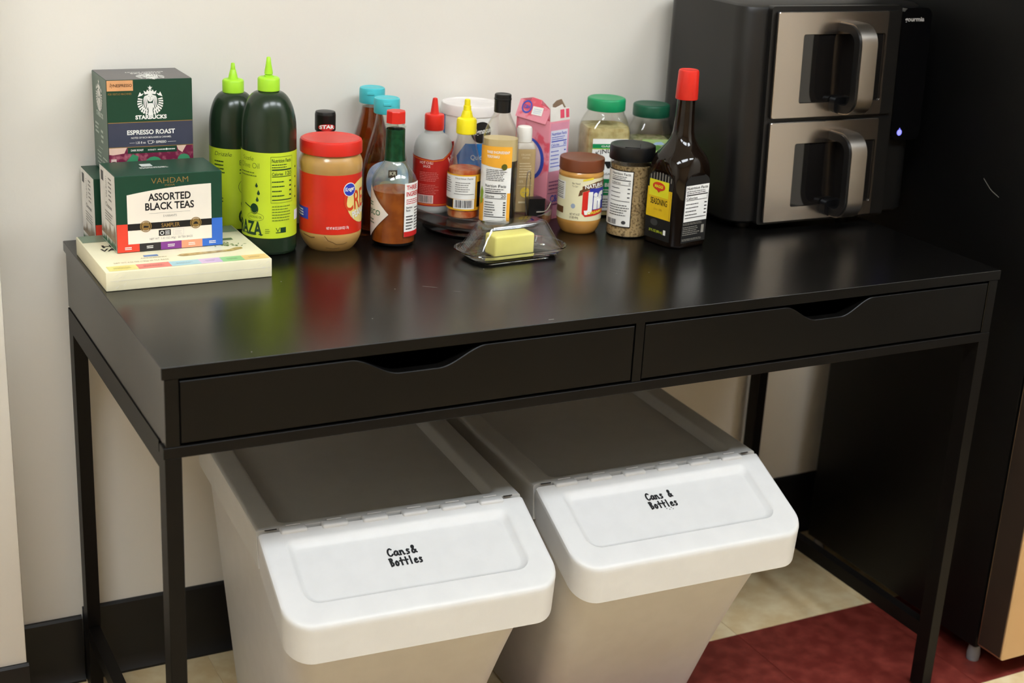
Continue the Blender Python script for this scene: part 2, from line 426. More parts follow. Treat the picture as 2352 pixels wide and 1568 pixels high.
def make_bin(label, cx, cy, rz, smile):
    t = thing('recycling_bin', label, 'bin', (cx, cy, 0), rz, 'white lidded bins under the desk')
    N = 10; rings = []
    fine = []
    for s_ in [0, .012] + [i/14 for i in range(1, 15)]:
        # front wall leans far forward towards the rim
        k = s_
        hw = .146+(.187-.146)*k; yf = .035-(.035+.141)*k; yb = .365+.030*k
        fine.append((k, hw-(.004 if s_ == 0 else 0), yf+(.004 if s_ == 0 else 0), yb, .035+.01*k))
    for k, hw, yf, yb, r in fine:
        rings.append([Vector((x, y, k*(ztop(y)-.012))) for x, y in rrect(-hw, yf, hw, yb, r, 8)])
    obj('body', skin(bmesh.new(), rings), BINM, t)
    obj('lid', lidpart(YH+.004, YB, .03, (.034, .014, .016)), BINL, t)
    fp = obj('flap', lidpart(YH-.004, YF, .039, (.034, .016, .007)), BINM, t)
    for i in range(6):
        x = -.147+i*.0588
        bm = bmesh.new(); box(bm, x-.019, -.0095, ZT-.0075, x+.019, .0065, ZT+.0010, bev=.0035, seg=3); box(bm, x-.009, .0045, ZT+.0005, x+.012, .0065, ZT+.0022, bev=.0005, seg=1)
        obj('hinge', bm, BINM, fp)
    for u0, u1 in ((-.186, -.169), (.169, .183)):
        d = Dec(); d.rect(u0, .0006, u1, .0034); d.build('slot', planeS((0, 0, ZT), (1, 0, 0), (0, 1, 0)), -.0002, SLOT, fp)
    d = Dec()
    handwrite(d, 'Cans&' if not smile else 'Cans &', -.021, .010, .0130, .0086 if not smile else .0076, .0026)
    handwrite(d, 'Bottles', -.0225, -.0075, .0130, .0069, .0026)
    if smile:
        for a, b in ((.002, -.011), (.010, -.0105), (.006, -.0135), (.012, -.0135)): d.disc(a, b, .0009, n=6)
    sl = Vector((0, YH-YF, ZT-ZF)).normalized(); ty = -.058 if smile else -.070
    d.build('handwriting', planeS(Vector((-.008, ty, ztop(ty)-.008)), (1, 0, 0), sl), .0005, INK, fp, 'black marker handwriting')
    return t
make_bin('white lidded bin with handwriting on its flap, beside the front desk leg', .3534, .1247, math.radians(-3.2), False)
make_bin('white lidded bin with handwriting and a dotted smiley below the words', .7793, .1266, math.radians(-1.9), True)

# ================================================================== FRIDGE
FRM = mat('black_textured_fridge_side', (6, 6, 6), .5, spec=.25, var=.1, bump=.1, bscale=700)
fr = thing('refrigerator', 'black-sided refrigerator with champagne metal door, standing right of desk', 'refrigerator', (1.45, 0, 0))
cab = obj('cabinet', bx(0, .035, .032, .70, .515, 1.72, bev=.004), FRM, fr)
d = Dec(); d.line([(-.1915, .855), (-.175, .842), (-.168, .838), (-.152, .832)], .0009)
d.build('scratch', planeS((0, 0, 0), (0, -1, 0), (0, 0, 1)), .0003, mat('pale_scratch', (150, 148, 140), .5), cab)
dr = obj('door', bx(-.006, -.034, .045, .70, .028, 1.22, bev=.005, seg=3), mat('champagne_door_metal', (200, 172, 140), .34, metal=.9, var=.03, vscale=4), fr)
dr2 = obj('freezer_door', bx(-.006, -.034, 1.235, .70, .028, 1.715, bev=.005, seg=3), MATS['champagne_door_metal'], fr)
DSIDE = mat('dark_brown_door_edge', (44, 34, 28), .4)
obj('door_edge', bx(-.0072, -.0285, .051, -.0058, .0225, 1.214), DSIDE, dr)
obj('door_edge', bx(-.0072, -.0285, 1.241, -.0058, .0225, 1.709), DSIDE, dr2)
obj('gasket', bx(.012, .0275, .06, .69, .0355, 1.70), BLACK_CAP, fr)
for z0, z1 in ((.75, 1.18), (1.28, 1.5)):
    bm = tube(chaikin([(.655, -.03, z0), (.655, -.075, z0+.01), (.655, -.08, z0+.05), (.655, -.08, z1-.05), (.655, -.075, z1-.01), (.655, -.03, z1)], 2), .011)
    obj('handle', bm, mat('brushed_steel', (200, 192, 182), .3, metal=1, var=.03), dr if z0 < 1 else dr2)
for x, y in ((.016, .05), (.68, .05), (.016, .495), (.68, .495)):
    obj('foot', loft([(0, .011), (.012, .012), (.033, .009)], 20, 0), mat('grey_foot_plastic', (120, 118, 120), .5), fr, (x, y, 0))
obj('kick_plate', bx(.05, .02, .01, .66, .034, .044), BLACK_CAP, fr)

# ================================================================== AIR FRYER
FBLK = mat('black_fryer_plastic', (19, 18, 17), .36, var=.06, bump=.05, bscale=900)
FSTEEL = mat('brushed_stainless_door', (200, 190, 180), .25, metal=1, var=.03, vscale=3, bump=.12, bscale=12)
FHAND = mat('brushed_stainless_handle', (205, 196, 184), .28, metal=1, var=.02)
FGLS = mat('smoked_oven_window', (20, 18, 17), .06, coat=.5, var=.05)
GLOSS = mat('gloss_black_panel', (5, 5, 6), .1, var=0)
fx0, fx1, fyf, fyb, fz0, fz1 = 1.031, 1.408, .318, .574, .772, 1.127
fry = thing('air_fryer', 'black air fryer oven with two stacked stainless windowed doors', 'air fryer', (0, 0, .76))
Z = lambda z: z-.76
bm = bmesh.new()
rings = []
for z, ins in ((fz0, .006), (fz0+.004, .001), (fz0+.02, 0), (fz1-.012, 0), (fz1-.004, .002), (fz1, .008)):
    lean = .018*(z-fz0)/(fz1-fz0)
    rings.append([Vector((x, y, Z(z))) for x, y in rrect(fx0+ins, fyf+lean+ins, fx1-ins, fyb-ins, .036-ins*.5, 8)])
obj('housing', skin(bm, rings), FBLK, fry)
def lean(z): return fyf+.018*(z-fz0)/(fz1-fz0)
def fryS(z0):  # door frame coordinates: u = x, v = z
    n = Vector((0, -1, -.05)).normalized()
    def S(u, v, off): return Vector((u, lean(v)-off, Z(v)))
    S.curved = False
    return S
FS = fryS(0)
obj('front_frame', extrude_poly(bmesh.new(), rrect(1.073, .7715, 1.342, 1.1262, .006), lambda u, v, w: FS(u, v, .009-w), .02), FBLK, fry)
def fryer_door(z0, z1):
    bm = bmesh.new()
    def slab(pts, o0, o1, b): extrude_poly(b, pts, lambda u, v, w: FS(u, v, o1-w), o1-o0)
    # black door slab, stainless skin with a window opening, recessed glass
    slab(rrect(1.081, z0, 1.336, z1, .004), .009, .013, bm)
    dr = obj('door', bm, FBLK, fry)
    wx0, wx1, wz0, wz1 = 1.134, 1.303, z0+(.024), z1-.036
    b = bmesh.new(); sx1 = 1.309
    out = rrect(1.0815, z0+.0005, sx1, z1-.0005, .003, 6); inn = rrect(wx0, wz0, sx1-.004, wz1, .004, 6)
    rings = [[FS(u, v, .013) for u, v in out], [FS(u, v, .0158) for u, v in out], [FS(u, v, .0165) for u, v in [(x+(.0008 if x < 1.2 else -.0008), y+(.0008 if y < (z0+z1)/2 else -.0008)) for x, y in out]], [FS(u, v, .0165) for u, v in inn], [FS(u, v, .0132) for u, v in inn]]
    obj('stainless_skin', skin(b, rings, False, False), FSTEEL, dr, ang=15)
    b = bmesh.new(); slab(rrect(wx0+.001, wz0+.001, sx1-.005, wz1-.001, .003), .0128, .0138, b)
    obj('window', b, FGLS, dr)
    # D handle: black inner strap faced with steel
    hx0, hx1 = 1.203, 1.238; zt, zb = z1-.018, z0+.010; pr = .056
    def path(off):
        r = .03
        pts = [(0.0, zt+off)]
        for k in range(9):
            a = math.radians(90*k/8); pts.append((pr-r+(r+off)*math.sin(a), zt-r+(r+off)*math.cos(a)))
        for k in range(9):
            a = math.radians(90*k/8); pts.append((pr-r+(r+off)*math.cos(a), zb+r-(r+off)*math.sin(a)))
        pts.append((0.0, zb-off))
        return pts
    def strap(o_in, o_out, xa, xb, y0):
        bb = bmesh.new(); A = path(o_out); B = path(o_in); rings = []
        for (pa, za), (pb, zb_) in zip(A, B):
            rings.append([FS(xa, za, .0165+pa), FS(xb, za, .0165+pa), FS(xb, zb_, .0165+pb), FS(xa, zb_, .0165+pb)])
        return skin(bb, rings)
    h = obj('handle', strap(-.013, 0, hx0, hx1, 0), BLACK_CAP, dr)
    obj('handle_facing', strap(0.0001, .0022, hx0+.004, hx1+.001, 0), FHAND, h)
    b = bmesh.new(); slab(rrect(hx0-.006, zb-.002, hx1, zb+.024, .008), .016, .03, b); obj('handle_mount', b, BLACK_CAP, h)
fryer_door(.9475, 1.1185); fryer_door(.7755, .9415)
bm = bmesh.new(); extrude_poly(bm, rrect(1.3425, .900, 1.406, 1.1225, .014), lambda u, v, w: FS(u, v, .012-w), .02)
cp = obj('control_panel', bm, GLOSS, fry)
d = Dec(); d.text('gourmia', 1.368, 1.1005, .0075, .042, .02); d.build('lettering', FS, .0124, mat('print_silver', (175, 172, 170), .4), cp)
d = Dec(); d.disc(1.3600, .9135, .0052); d.rect(1.3593, .9135, 1.3607, .921)
d.build('power_light', FS, .0124, mat('violet_led', (120, 120, 255), .5, emit=1.6, var=0), cp, 'small glowing violet power light')
for x, y in ((1.075, .35), (1.29, .35), (1.075, .55), (1.29, .55)):
    obj('foot', loft([(0, .011), (.013, .012)], 16, 0), BLACK_CAP, fry, (x, y, 0))

# ================================================================== THINGS ON THE DESK
ZD = .76
def dz(z): return z
KRAFT = mat('cream_carton', (236, 229, 196), .35, var=.02)
DKGREEN = mat('dark_green_carton', (24, 66, 48), .38, var=.03); CREAM = mat('cream_print', (238, 229, 214), .45, var=.01)
GOLD = mat('gold_print', (160, 128, 72), .35, metal=.3)
ORANGE_RED = mat('print_vermilion', (226, 68, 48), .45); PURPLE = mat('print_purple', (128, 58, 140), .45)
PEACH = mat('print_peach', (240, 156, 122), .45); BLUE = mat('print_blue', (52, 106, 200), .45); CHAR = mat('print_charcoal', (42, 40, 40), .45)

# ---- wide flat tea gift box
fb = thing('flat_tea_box', 'wide flat cream shrink-wrapped tea box lying on desk under green carton', 'box', (.005, .305, ZD), math.radians(.3))
FW, FD, FH = .2305, .187, .0268
body = obj('carton', bx(0, 0, .0003, FW, FD, FH, bev=.0012), KRAFT, fb)
TS = planeS((0, 0, FH), (1, 0, 0), (0, 1, 0))
cols = [(234, 226, 140), (232, 130, 118), (168, 208, 216), (218, 190, 222), (160, 214, 150), (240, 206, 140)]
xs = [.006, .046, .091, .132, .162, .193, .2285]
for k, c in enumerate(cols):
    d = Dec(); d.rect(xs[k], .004, xs[k+1], .026); d.build('colour_band', TS, .0003, mat('tea_band_%d' % k, c, .35), body)
    d = Dec(); d.bars(xs[k]+.008, xs[k+1]-.008, .019, .011, 2); d.build('lettering', TS, .0006, mat('tea_band_ink_%d' % k, tuple(int(v*.8) for v in c), .4), body)
d = Dec(); d.rect(0.002, .150, FW-.002, FD-.002); d.build('green_band', TS, .0003, mat('grey_green_print', (120, 138, 116), .35), body)
d = Dec(); d.text('H', .030, .118, .013, .014, .03); d.text('VA', .028, .100, .013, .02, .03, shear=.2); d.build('lettering', TS, .0004, BLACK, body)
d = Dec(); d.text('NET WT 4.23 OZ (120g) 60 TEA BAGS', .02, .036, .0055, .075, 0, 'L'); d.bars(.06, .098, .056, .050, 1); d.build('lettering', TS, .0004, mat('tan_ink', (180, 165, 125), .4), body)
d = Dec(); d.rect(.066, .058, .086, .066); d.build('emblem', TS, .0004, mat('print_soft_blue', (110, 140, 190), .4), body)
d = Dec(); d.poly([(.110, .052), (.118, .046), (.19, .052), (.207, .060), (.208, .067), (.2, .069), (.186, .060), (.118, .058)]); d.build('scoop_picture', TS, .0004, mat('wood_print', (168, 140, 78), .4, rgb2=(200, 178, 120), vscale=150), body)
d = Dec()
for k in range(34):
    a = random.uniform(0, 6.28); x = .19+random.gauss(0, .010); y = .085+random.gauss(0, .005); L = .006
    d.poly([(x, y), (x+L*.5*math.cos(a)-.001*math.sin(a), y+L*.5*math.sin(a)+.001*math.cos(a)), (x+L*math.cos(a), y+L*math.sin(a)), (x+L*.5*math.cos(a)+.001*math.sin(a), y+L*.5*math.sin(a)-.001*math.cos(a))])
o = d.build('leaf_picture', TS, .0005, mat('print_leaf', (92, 124, 62), .4), body); o['kind'] = 'stuff'
d = Dec(); d.rect(.186, .108, .208, .118); d.build('badge', TS, .0005, mat('print_olive', (96, 116, 82), .4), body)
d = Dec(); d.line([(.006, .0145), (FW-.003, .0145)], .0006); d.build('wrap_seam', planeS((0, 0, 0), (1, 0, 0), (0, 0, 1)), .0003, mat('wrap_shine', (245, 240, 222), .12), body)
for u0 in (FW-.026, .002):
    d = Dec()
    for k in range(16): a = random.uniform(.3, .9); u = u0+random.uniform(0, .022); v = random.uniform(.003, .022); d.line([(u, v), (u+.005*math.cos(a), v+.005*math.sin(a))], random.uniform(.0002, .0006))
    o = d.build('wrap_crinkles', planeS((0, 0, 0), (1, 0, 0), (0, 0, 1)), .0003, MATS['wrap_shine'], body); o['kind'] = 'stuff'

# ---- green tea cartons
def tea_carton(label, loc, rz):
    t = thing('tea_carton', label, 'box', loc, rz, 'green and white tea cartons')
    Wd, Dp, H = .1505, .088, .1085
    b = obj('carton', bx(0, 0, .0002, Wd, Dp, H, bev=.0008, seg=1), DKGREEN, t)
    F = planeS((0, 0, 0), (1, 0, 0), (0, 0, 1)); L = planeS((0, Dp, 0), (0, -1, 0), (0, 0, 1)); T = planeS((0, 0, H), (1, 0, 0), (0, 1, 0))
    d = Dec(); d.rect(0.0005, 0.0005, Dp-.0005, H-.0005); sp = d.build('side_print', L, .0002, mat('carton_white', (232, 228, 222), .45), b)
    d = Dec(); d.rect(.008, .088, .022, .102); d.build('square_mark', L, .0004, mat('print_dim', (70, 70, 70), .5), sp)
    d = Dec(); d.text('I LOVE TEA', .034, .098, .006, .03, 0, 'L', rot=-math.pi/2); d.bars(.05, .068, .102, .066, 6); d.text('Choose', .03, .055, .0065, .036, .01, 'L'); d.bars(.026, .072, .05, .034, 4)
    d.build('lettering', L, .0004, GREY, sp)
    for nm, c, lo, hi in (('meadow_picture', (96, 128, 100), .002, .016), ('bush_picture', (148, 128, 104), .012, .030), ('bush_picture', (62, 104, 78), .002, .022)):
        d = Dec()
        for k in range(36):
            x = .004+.08*k/35; y = random.uniform(lo, hi)*(.45+.75*x/.088); d.poly([(x-.0015, lo), (x+.0015, lo), (x+random.uniform(-.001, .001), y+lo)])
        d.build(nm, L, .0004+random.uniform(0, .0002), mat('tea_'+nm+str(c[0]), c, .5), sp)['kind'] = 'stuff'
    d = Dec(); d.rect(.050, .050, .066, .066); d.build('square_mark', T, .0003, mat('print_mist', (205, 212, 208), .45), b)
    d = Dec(); d.bars(.045, .086, .047, .037, 2, .4, .1); d.build('lettering', T, .0003, WHITE, b)
    # front
    d = Dec(); n = 14; top_ = [(.0155+(.1345-.0155)*k/n, .0815+.0085*(1-(1-k/n)**2)*1.15) for k in range(n+1)]
    d.poly([(.0155, .0115), (.1345, .0115)] + list(reversed(top_))); fp = d.build('front_panel', F, .0003, CREAM, b)
    d = Dec(); d.text('VAHDAM', .076, .0955, .0085, .052, -.01); d.build('lettering', F, .0003, GOLD, b)
    d = Dec(); d.text('INDIA', .076, .0915, .0025, .014); d.build('lettering', F, .0003, GOLD, b)
    d = Dec(); d.text('ASSORTED', .075, .0718, .0105, .060, .025); d.text('BLACK TEAS', .075, .0585, .0105, .069, .025); d.build('lettering', F, .0005, BLACK, fp)
    d = Dec(); d.text('5 VARIANTS', .075, .0475, .0032, .019); d.rect(.046, .0535, .104, .0538); d.text('NET WT  1.41 OZ (40g) · 20 TEA BAGS', .076, .0155, .003, .061); d.build('lettering', F, .0005, GREY, fp)
    d = Dec(); d.rect(.0155, .031, .1345, .0405); bd = d.build('band', F, .0005, BLACK, fp)
    d = Dec(); d.text('SAMPLER', .0755, .0328, .006, .026, .015); d.build('lettering', F, .0007, GOLD, bd)
    for u in (.0405, .1115):
        d = Dec(); d.ring(u, .0358, .0082, .0082, .0012); d.disc(u, .0358, .0062); d.build('gold_seal', F, .0007, GOLD, bd)
    for q in ([(.037, .034), (.044, .034), (.0445, .036), (.038, .037)], [(.1075, .034), (.1155, .034), (.113, .0375), (.110, .0375)]):
        d = Dec(); d.poly(q); d.build('seal_mark', F, .0009, BLACK, bd)
    d = Dec(); d.rect(.0585, .0205, .0755, .0290); d.build('badge', F, .0005, BLACK, fp)
    d = Dec(); d.ring(.063, .0247, .0028, .0028, .0009); d.bars(.0675, .074, .028, .0215, 3, .5, .05); d.build('badge_lettering', F, .0007, WHITE, fp)
    d = Dec(); d.line([(.079, .0205), (.094, .0205), (.094, .029), (.079, .029), (.079, .0205)], .0004); d.bars(.081, .092, .0275, .0215, 3, .3, .2); d.build('badge_lettering', F, .0005, mat('print_pale_grey', (205, 200, 196), .5), fp)
    for nm, u0, u1, m, ext in (('red_block', .0003, .031, ORANGE_RED, True), ('charcoal_block', .031, .061, CHAR, False), ('purple_block', .061, .0905, PURPLE, False), ('peach_block', .0905, .1205, PEACH, False), ('blue_block', .1205, .1502, BLUE, True)):
        d = Dec(); d.rect(u0, .0004, u1, .0114)
        if ext: d.rect(u0 if u0 < .1 else .1347, .0114, .0153 if u0 < .1 else u1, .0405)
        d.build(nm, F, .0003, m, b)
        d = Dec(); d.bars((u0+u1)/2-.005, (u0+u1)/2+.005, .0082, .0035, 2, .55, .1); d.build('lettering', F, .0005, WHITE, b)
    return t
tea_carton('green and white tea carton standing on the flat cream box', (.0400, .3895, ZD+FH+.0006), math.radians(.8))
tea_carton('green and white tea carton standing on the desk under the coffee pod box', (.0335, .4965, ZD), 0)

# ---- coffee pod box
cb = thing('coffee_pod_box', 'dark green and slate coffee pod box with round white emblem', 'box', (.0565, .4960, ZD+.1089), math.radians(0))
W_, D_, H_ = .1225, .092, .1400
cbo = obj('carton', bx(0, 0, .0002, W_, D_, H_, bev=.0008, seg=1), DKGREEN, cb)
F = planeS((0, 0, 0), (1, 0, 0), (0, 0, 1)); L = planeS((0, D_, 0), (0, -1, 0), (0, 0, 1)); T = planeS((W_, D_, H_), (-1, 0, 0), (0, -1, 0))
SLATE = mat('slate_print', (62, 66, 84), .42)
d = Dec(); d.rect(.0004, .0004, W_-.0004, D_-.0004); d.build('top_print', T, .0002, mat('top_slate_print', (96, 92, 92), .38), cbo)
def emblem(S, cu, cv, r, parent, off=.0005, green=DKGREEN, sx=1.):
    """round white crest: crown with star, long wavy hair, striped twin tails"""
    X = lambda a: cu+a*r*sx
    Y = lambda b: cv+b*r
    d = Dec()
    P = lambda pts: d.poly([(X(a), Y(b)) for a, b in pts])
    P([(-.42, .62), (-.5, .92), (-.3, .8), (-.22, 1.0), (-.1, .86), (0, 1.02), (.1, .86), (.22, 1.0), (.3, .8), (.5, .92), (.42, .62), (0, .68)])
    st = [(math.sin(math.pi*k/5)*(.2 if k % 2 == 0 else .085), 1.12+math.cos(math.pi*k/5)*(.2 if k % 2 == 0 else .085)) for k in range(10)]; P(st)
    d.disc(cu, Y(.38), .24*r*sx, .33*r)
    for s in (-1, 1):
        P([(s*.62, .55), (s*.95, .45), (s*.78, .82), (s*.68, .66), (s*.48, .72)])
        for k in range(9):
            a0 = math.radians(22-k*12.5); a1 = math.radians(22-k*12.5-7.5)
            ri = .60 if k < 5 else .66
            P([(s*math.cos(a0), math.sin(a0)), (s*math.cos(a1), math.sin(a1)), (s*ri*math.cos(a1)*1.05, ri*math.sin(a1)+.06), (s*ri*math.cos(a0)*1.05, ri*math.sin(a0)+.06)])
        for j, (x0, w) in enumerate(((.26, .085), (.38, .085), (.50, .075))):
            seg = []
            for k in range(15):
                t = k/14; b = .58-1.45*t-j*.03; wv = .055*math.sin(t*9+j*.2); x = x0*(.72+.55*min(1, t*1.6))+wv-.10*t*t
                if math.hypot(x, b) < .97: seg.append((x, b))
            for (xa, ba), (xb, bb) in zip(seg, seg[1:]): P([(s*(xa-w/2), ba), (s*(xa+w/2), ba), (s*(xb+w/2), bb), (s*(xb-w/2), bb)])
    P([(-.16, -.05), (.16, -.05), (.22, -.3), (.15, -.6), (.2, -.97), (-.2, -.97), (-.15, -.6), (-.22, -.3)])
    o = d.build('emblem', S, off, WHITE, parent)
    d = Dec()
    for a, b, c, e in ((-.15, .46, .09, .035), (.07, .46, .09, .035), (-.015, .27, .03, .14), (-.06, .2, .12, .025)): d.rect(X(a), Y(b), X(a+c), Y(b+e))
    d.build('emblem_face', S, off+.0002, mat('print_face_grey', (120, 130, 122), .5), o)
    return o
emblem(F, .0615, .1070, .0186, cbo)
d = Dec(); d.text('STARBUCKS', .0620, .0835, .0056, .045, .045); d.build('lettering', F, .0004, WHITE, cbo)
d = Dec(); d.rect(.0004, .0440, W_-.0004, .0787); sb = d.build('slate_band', F, .0003, SLATE, cbo)
d = Dec(); d.rect(.0004, .0787, W_-.0004, .0797); d.rect(.0004, .0431, W_-.0004, .0440); d.build('gold_rule', F, .0004, GOLD, cbo)
d = Dec(); d.text('ESPRESSO ROAST', .0615, .0615, .0066, .069, .03); d.text('NOTES OF RICH MOLASSES & CARAMEL', .0615, .0555, .0026, .058, .01); d.text('1.35 fl oz', .046, .0480, .0034, .014, .01); d.text('ESPRESSO', .0755, .0480, .0034, .015, .02)
d.rect(.030, .0492, .0375, .0496); d.rect(.085, .0492, .097, .0496); d.line([(.056, .0515), (.0575, .0475), (.0620, .0475), (.0635, .0515), (.056, .0515)], .0006); d.ring(.0642, .0500, .0015, .0015, .0005)
d.build('lettering', F, .0005, WHITE, sb)
d = Dec(); d.rect(.0004, .0004, W_-.0004, .0431); ph = d.build('bean_picture', F, .0003, mat('crimson_picture', (112, 28, 62), .45, rgb2=(196, 120, 132), vscale=90, mixlo=.5, mixhi=.75), cbo)
PY = .0068
for q in ([(.0006, .0362), (.026, .0362), (.022, .028), (.006, .026), (.0006, .027)], [(.098, .0362), (.112, .0362), (.106, .026), (.1, .03)]):
    d = Dec(); d.poly([(a, b+PY) for a, b in q]); d.build('pale_wood_picture', F, .0004, mat('pale_wood_print', (222, 190, 172), .5), ph)
d = Dec(); d.rect(.027, .0342, .098, .0429); gb = d.build('green_strip', F, .0005, DKGREEN, ph)
d = Dec(); d.text('DARK ROAST', .0405, .0373, .0029, .018, .02); d.text('INTENSITY', .062, .0373, .0024, .012, .01); d.bars(.070, .096, .0401, .0371, 1, .5, .02); d.disc(.083, .0386, .0014); d.build('lettering', F, .0007, WHITE, gb)
for q in ([(.022, .0200), (.034, .0335), (.042, .0295), (.040, .0175), (.026, .0115)], [(.108+.009*math.cos(a*.5), .0235+.007*math.sin(a*.5)) for a in range(13)], [(.064+.013*math.cos(a*.5), .0175+.011*math.sin(a*.5)) for a in range(13)]):
    d = Dec(); d.poly(q); d.build('capsule_picture', F, .0005, mat('capsule_green_print', (62, 140, 98), .4), ph)
d = Dec(); d.rect(.003, .0135, .0105, .0270); d.build('cup_picture', F, .0005, mat('cup_print', (214, 190, 182), .4), ph)
d = Dec(); d.rect(.0042, .0145, .0093, .0235); d.build('coffee_picture', F, .0006, mat('coffee_print', (78, 34, 26), .4), ph)
d = Dec(); d.rect(.0006, .1245, .0375, .1394); cp_ = d.build('copper_patch', F, .0003, mat('copper_print', (226, 166, 116), .35, var=.06), cbo)
d = Dec(); d.text('by', .0075, .1305, .006, .0055, 0, shear=.4); d.text('NESPRESSO', .023, .1302, .0042, .026, .02); d.build('lettering', F, .0005, mat('bronze_ink', (92, 60, 40), .4), cp_)
d = Dec(); d.text('FOR VERTUO MACHINES', .0185, .1188, .0030, .033, .01); d.build('lettering', F, .0004, GOLD, cbo)
SIDEP = mat('side_print_pale', (196, 206, 198), .5)
d = Dec(); d.rect(.0004, .0004, D_-.0004, H_-.0004); ls = d.build('side_print', L, .0002, mat('sage_green_print', (60, 92, 76), .3), cbo)
emblem(L, .045, .108, .020, ls, .0005)
d = Dec(); d.text('STARBUCKS', .045, .080, .007, .044, .045); d.bars(.012, .036, .070, .052, 3, .5, .2); d.bars(.048, .066, .064, .042, 3, .5, .4); d.line([(.03, .034), (.055, .034)], .0008); d.bars(.02, .05, .03, .008, 4); d.bars(.056, .084, .026, .002, 4)
d.build('lettering', L, .0004, SIDEP, ls)
emblem(T, .055, .070, .020, cbo, .0004)
d = Dec(); d.text('STARBUCKS', .055, .040, .007, .044, .045); d.text('ESPRESSO ROAST', .055, .030, .005, .056, .03); d.build('lettering', T, .0004, WHITE, cbo)

# ---- squeeze oil bottles
OILM = mat('dark_green_bottle_plastic', (30, 46, 30), .22, var=.05); LIME = mat('lime_label', (198, 220, 46), .4, var=.02); LIMECAP = mat('lime_cap_plastic', (168, 224, 48), .4)
INKG = mat('dark_green_ink', (26, 62, 34), .45); INKG2 = mat('olive_ink', (110, 134, 40), .45)
def oil_bottle(label, x, y, R, hs, ys, zl0, zl1, cap0, cap1, tip, turn, big):
    t = thing('oil_bottle', label, 'bottle', (x, y, ZD), face_cam(x, y)+turn)
    rn = .0148
    prof = [(0, R-.004), (0, R-.004), (.0015, R-.0015), (.005, R), (.005, R), (hs, R)]
    for k in range(1, 13):
        a = math.radians(90*k/12); prof.append((hs+(ys-hs)*math.sin(a), rn+(R-rn)*math.cos(a)))
    prof.append((cap0, rn))
    obj('bottle', loft(prof, 64, 0), OILM, t)
    rc = .0159
    bm = loft([(cap0, rc-.001), (cap0+.001, rc), (cap1-.003, rc), (cap1-.001, rc-.0012), (cap1, rc-.003), (cap1, .004)], 48, 0)
    cp = obj('cap', bm, LIMECAP, t)
    if big: pr = [(cap1-.001, .0066), (cap1+.002, .0066), (cap1+.003, .0045), (cap1+.0035, .0045), (cap1+.004, .0062), (cap1+.008, .0058), (tip-.010, .0040), (tip-.001, .0029), (tip, .002)]
    else: pr = [(cap1-.001, .0075), (cap1+.004, .0066), (tip-.010, .0042), (tip-.0095, .0037), (tip-.001, .0028), (tip, .002)]
    obj('nozzle', loft(pr, 32, 0), LIMECAP, cp)
    S = cylS(R)
    d = Dec(); d.rect(-math.pi*R*.995, zl0, math.pi*R*.995, zl1); lb = d.build('label', S, .0003, LIME, t)
    return t, S, lb
t, S, lb = oil_bottle('large dark green squeeze bottle with lime label and cap, beside red-lidded jar', .277, .444, .040, .180, .2365, .0264, .1536, .237, .257, .2852, 0, True)
d = Dec(); nutrition(d, .0035, .147, .033, .066, cal='120'); d.line([(.0025, .148), (.0375, .148), (.0375, .080), (.0025, .080), (.0025, .148)], .0004); d.build('nutrition_panel', S, .0006, INKG, lb)
d = Dec(); d.text('GRAZA', -.0105, .0312, .0205, .058, .03, 'R')
for u in (-.0625, -.0505, -.0385, -.0125, -.0225): d.rect(u-.0032, .0312, u+.0032, .0326)
d.disc(-.0225, .0700, .0066, .0080); d.line([(-.029, .0715), (-.040, .076)], .0016)
for a, b, r in ((-.0185, .1045, .0022), (-.0155, .0935, .0024), (-.0175, .0835, .0024)): d.poly([(a, b+2.2*r), (a+r, b), (a+.5*r, b-r), (a-.5*r, b-r), (a-r, b)])
d.build('lettering', S, .0006, INKG, lb)
d = Dec(); d.ring(-.0225, .0700, .0056, .0068, .0005, a0=180, a1=330); d.build('pan_shine', S, .0008, LIME, lb)
d = Dec(); d.text('Sizzle', -.034, .141, .0065, .022, -.01, shear=.2); d.text('Extra Virgin Olive Oil', -.014, .130, .0085, .085, -.01, 'R'); d.bars(-.050, -.014, .126, .117, 2); d.ring(-.021, .0580, .0135, .0062, .0005, a0=0, a1=360); d.text('COOKING OIL', -.021, .0563, .0034, .021, .01)
d.bars(.004, .034, .077, .052, 6); d.bars(-.006, .001, .042, .034, 3); d.build('lettering', S, .0006, INKG2, lb)
d = Dec(); d.rect(.0165, .0345, .0255, .0425); d.rect(.0095, .0345, .0165, .0358); d.line([(.010, .042), (.0125, .037), (.0155, .0425)], .0009); d.build('check_badge', S, .0006, INKG, lb)
d = Dec(); d.rect(.044, .050, .062, .065); d.build('white_sticker', S, .0006, WHITE, lb)
d = Dec()
for v in (.085, .1, .115, .13): d.disc(.047, v, .0016)
d.build('dots', S, .0006, INKG, lb)
t, S, lb = oil_bottle('smaller dark green squeeze bottle with lime label and cap, beside tall green-white carton stack', .2500, .5290, .0365, .167, .2215, .020, .1420, .2205, .2405, .2640, 0, False)
d = Dec(); d.text('Drizzle', -.017, .131, .0065, .028, -.01, shear=.2); d.bars(-.032, -.012, .126, .104, 4); d.text('Extra Virgin', .008, .118, .0080, .045, -.01, 'L'); d.bars(.008, .04, .114, .104, 2); d.text('GRAZA', .006, .030, .020, .056, .03, 'L'); d.ring(.016, .085, .010, .011, .0006); d.bars(-.03, -.014, .07, .06, 2); d.line([(.016, .075), (.010, .06), (.012, .045), (.02, .035)], .0012)
d.build('lettering', S, .0006, INKG, lb)

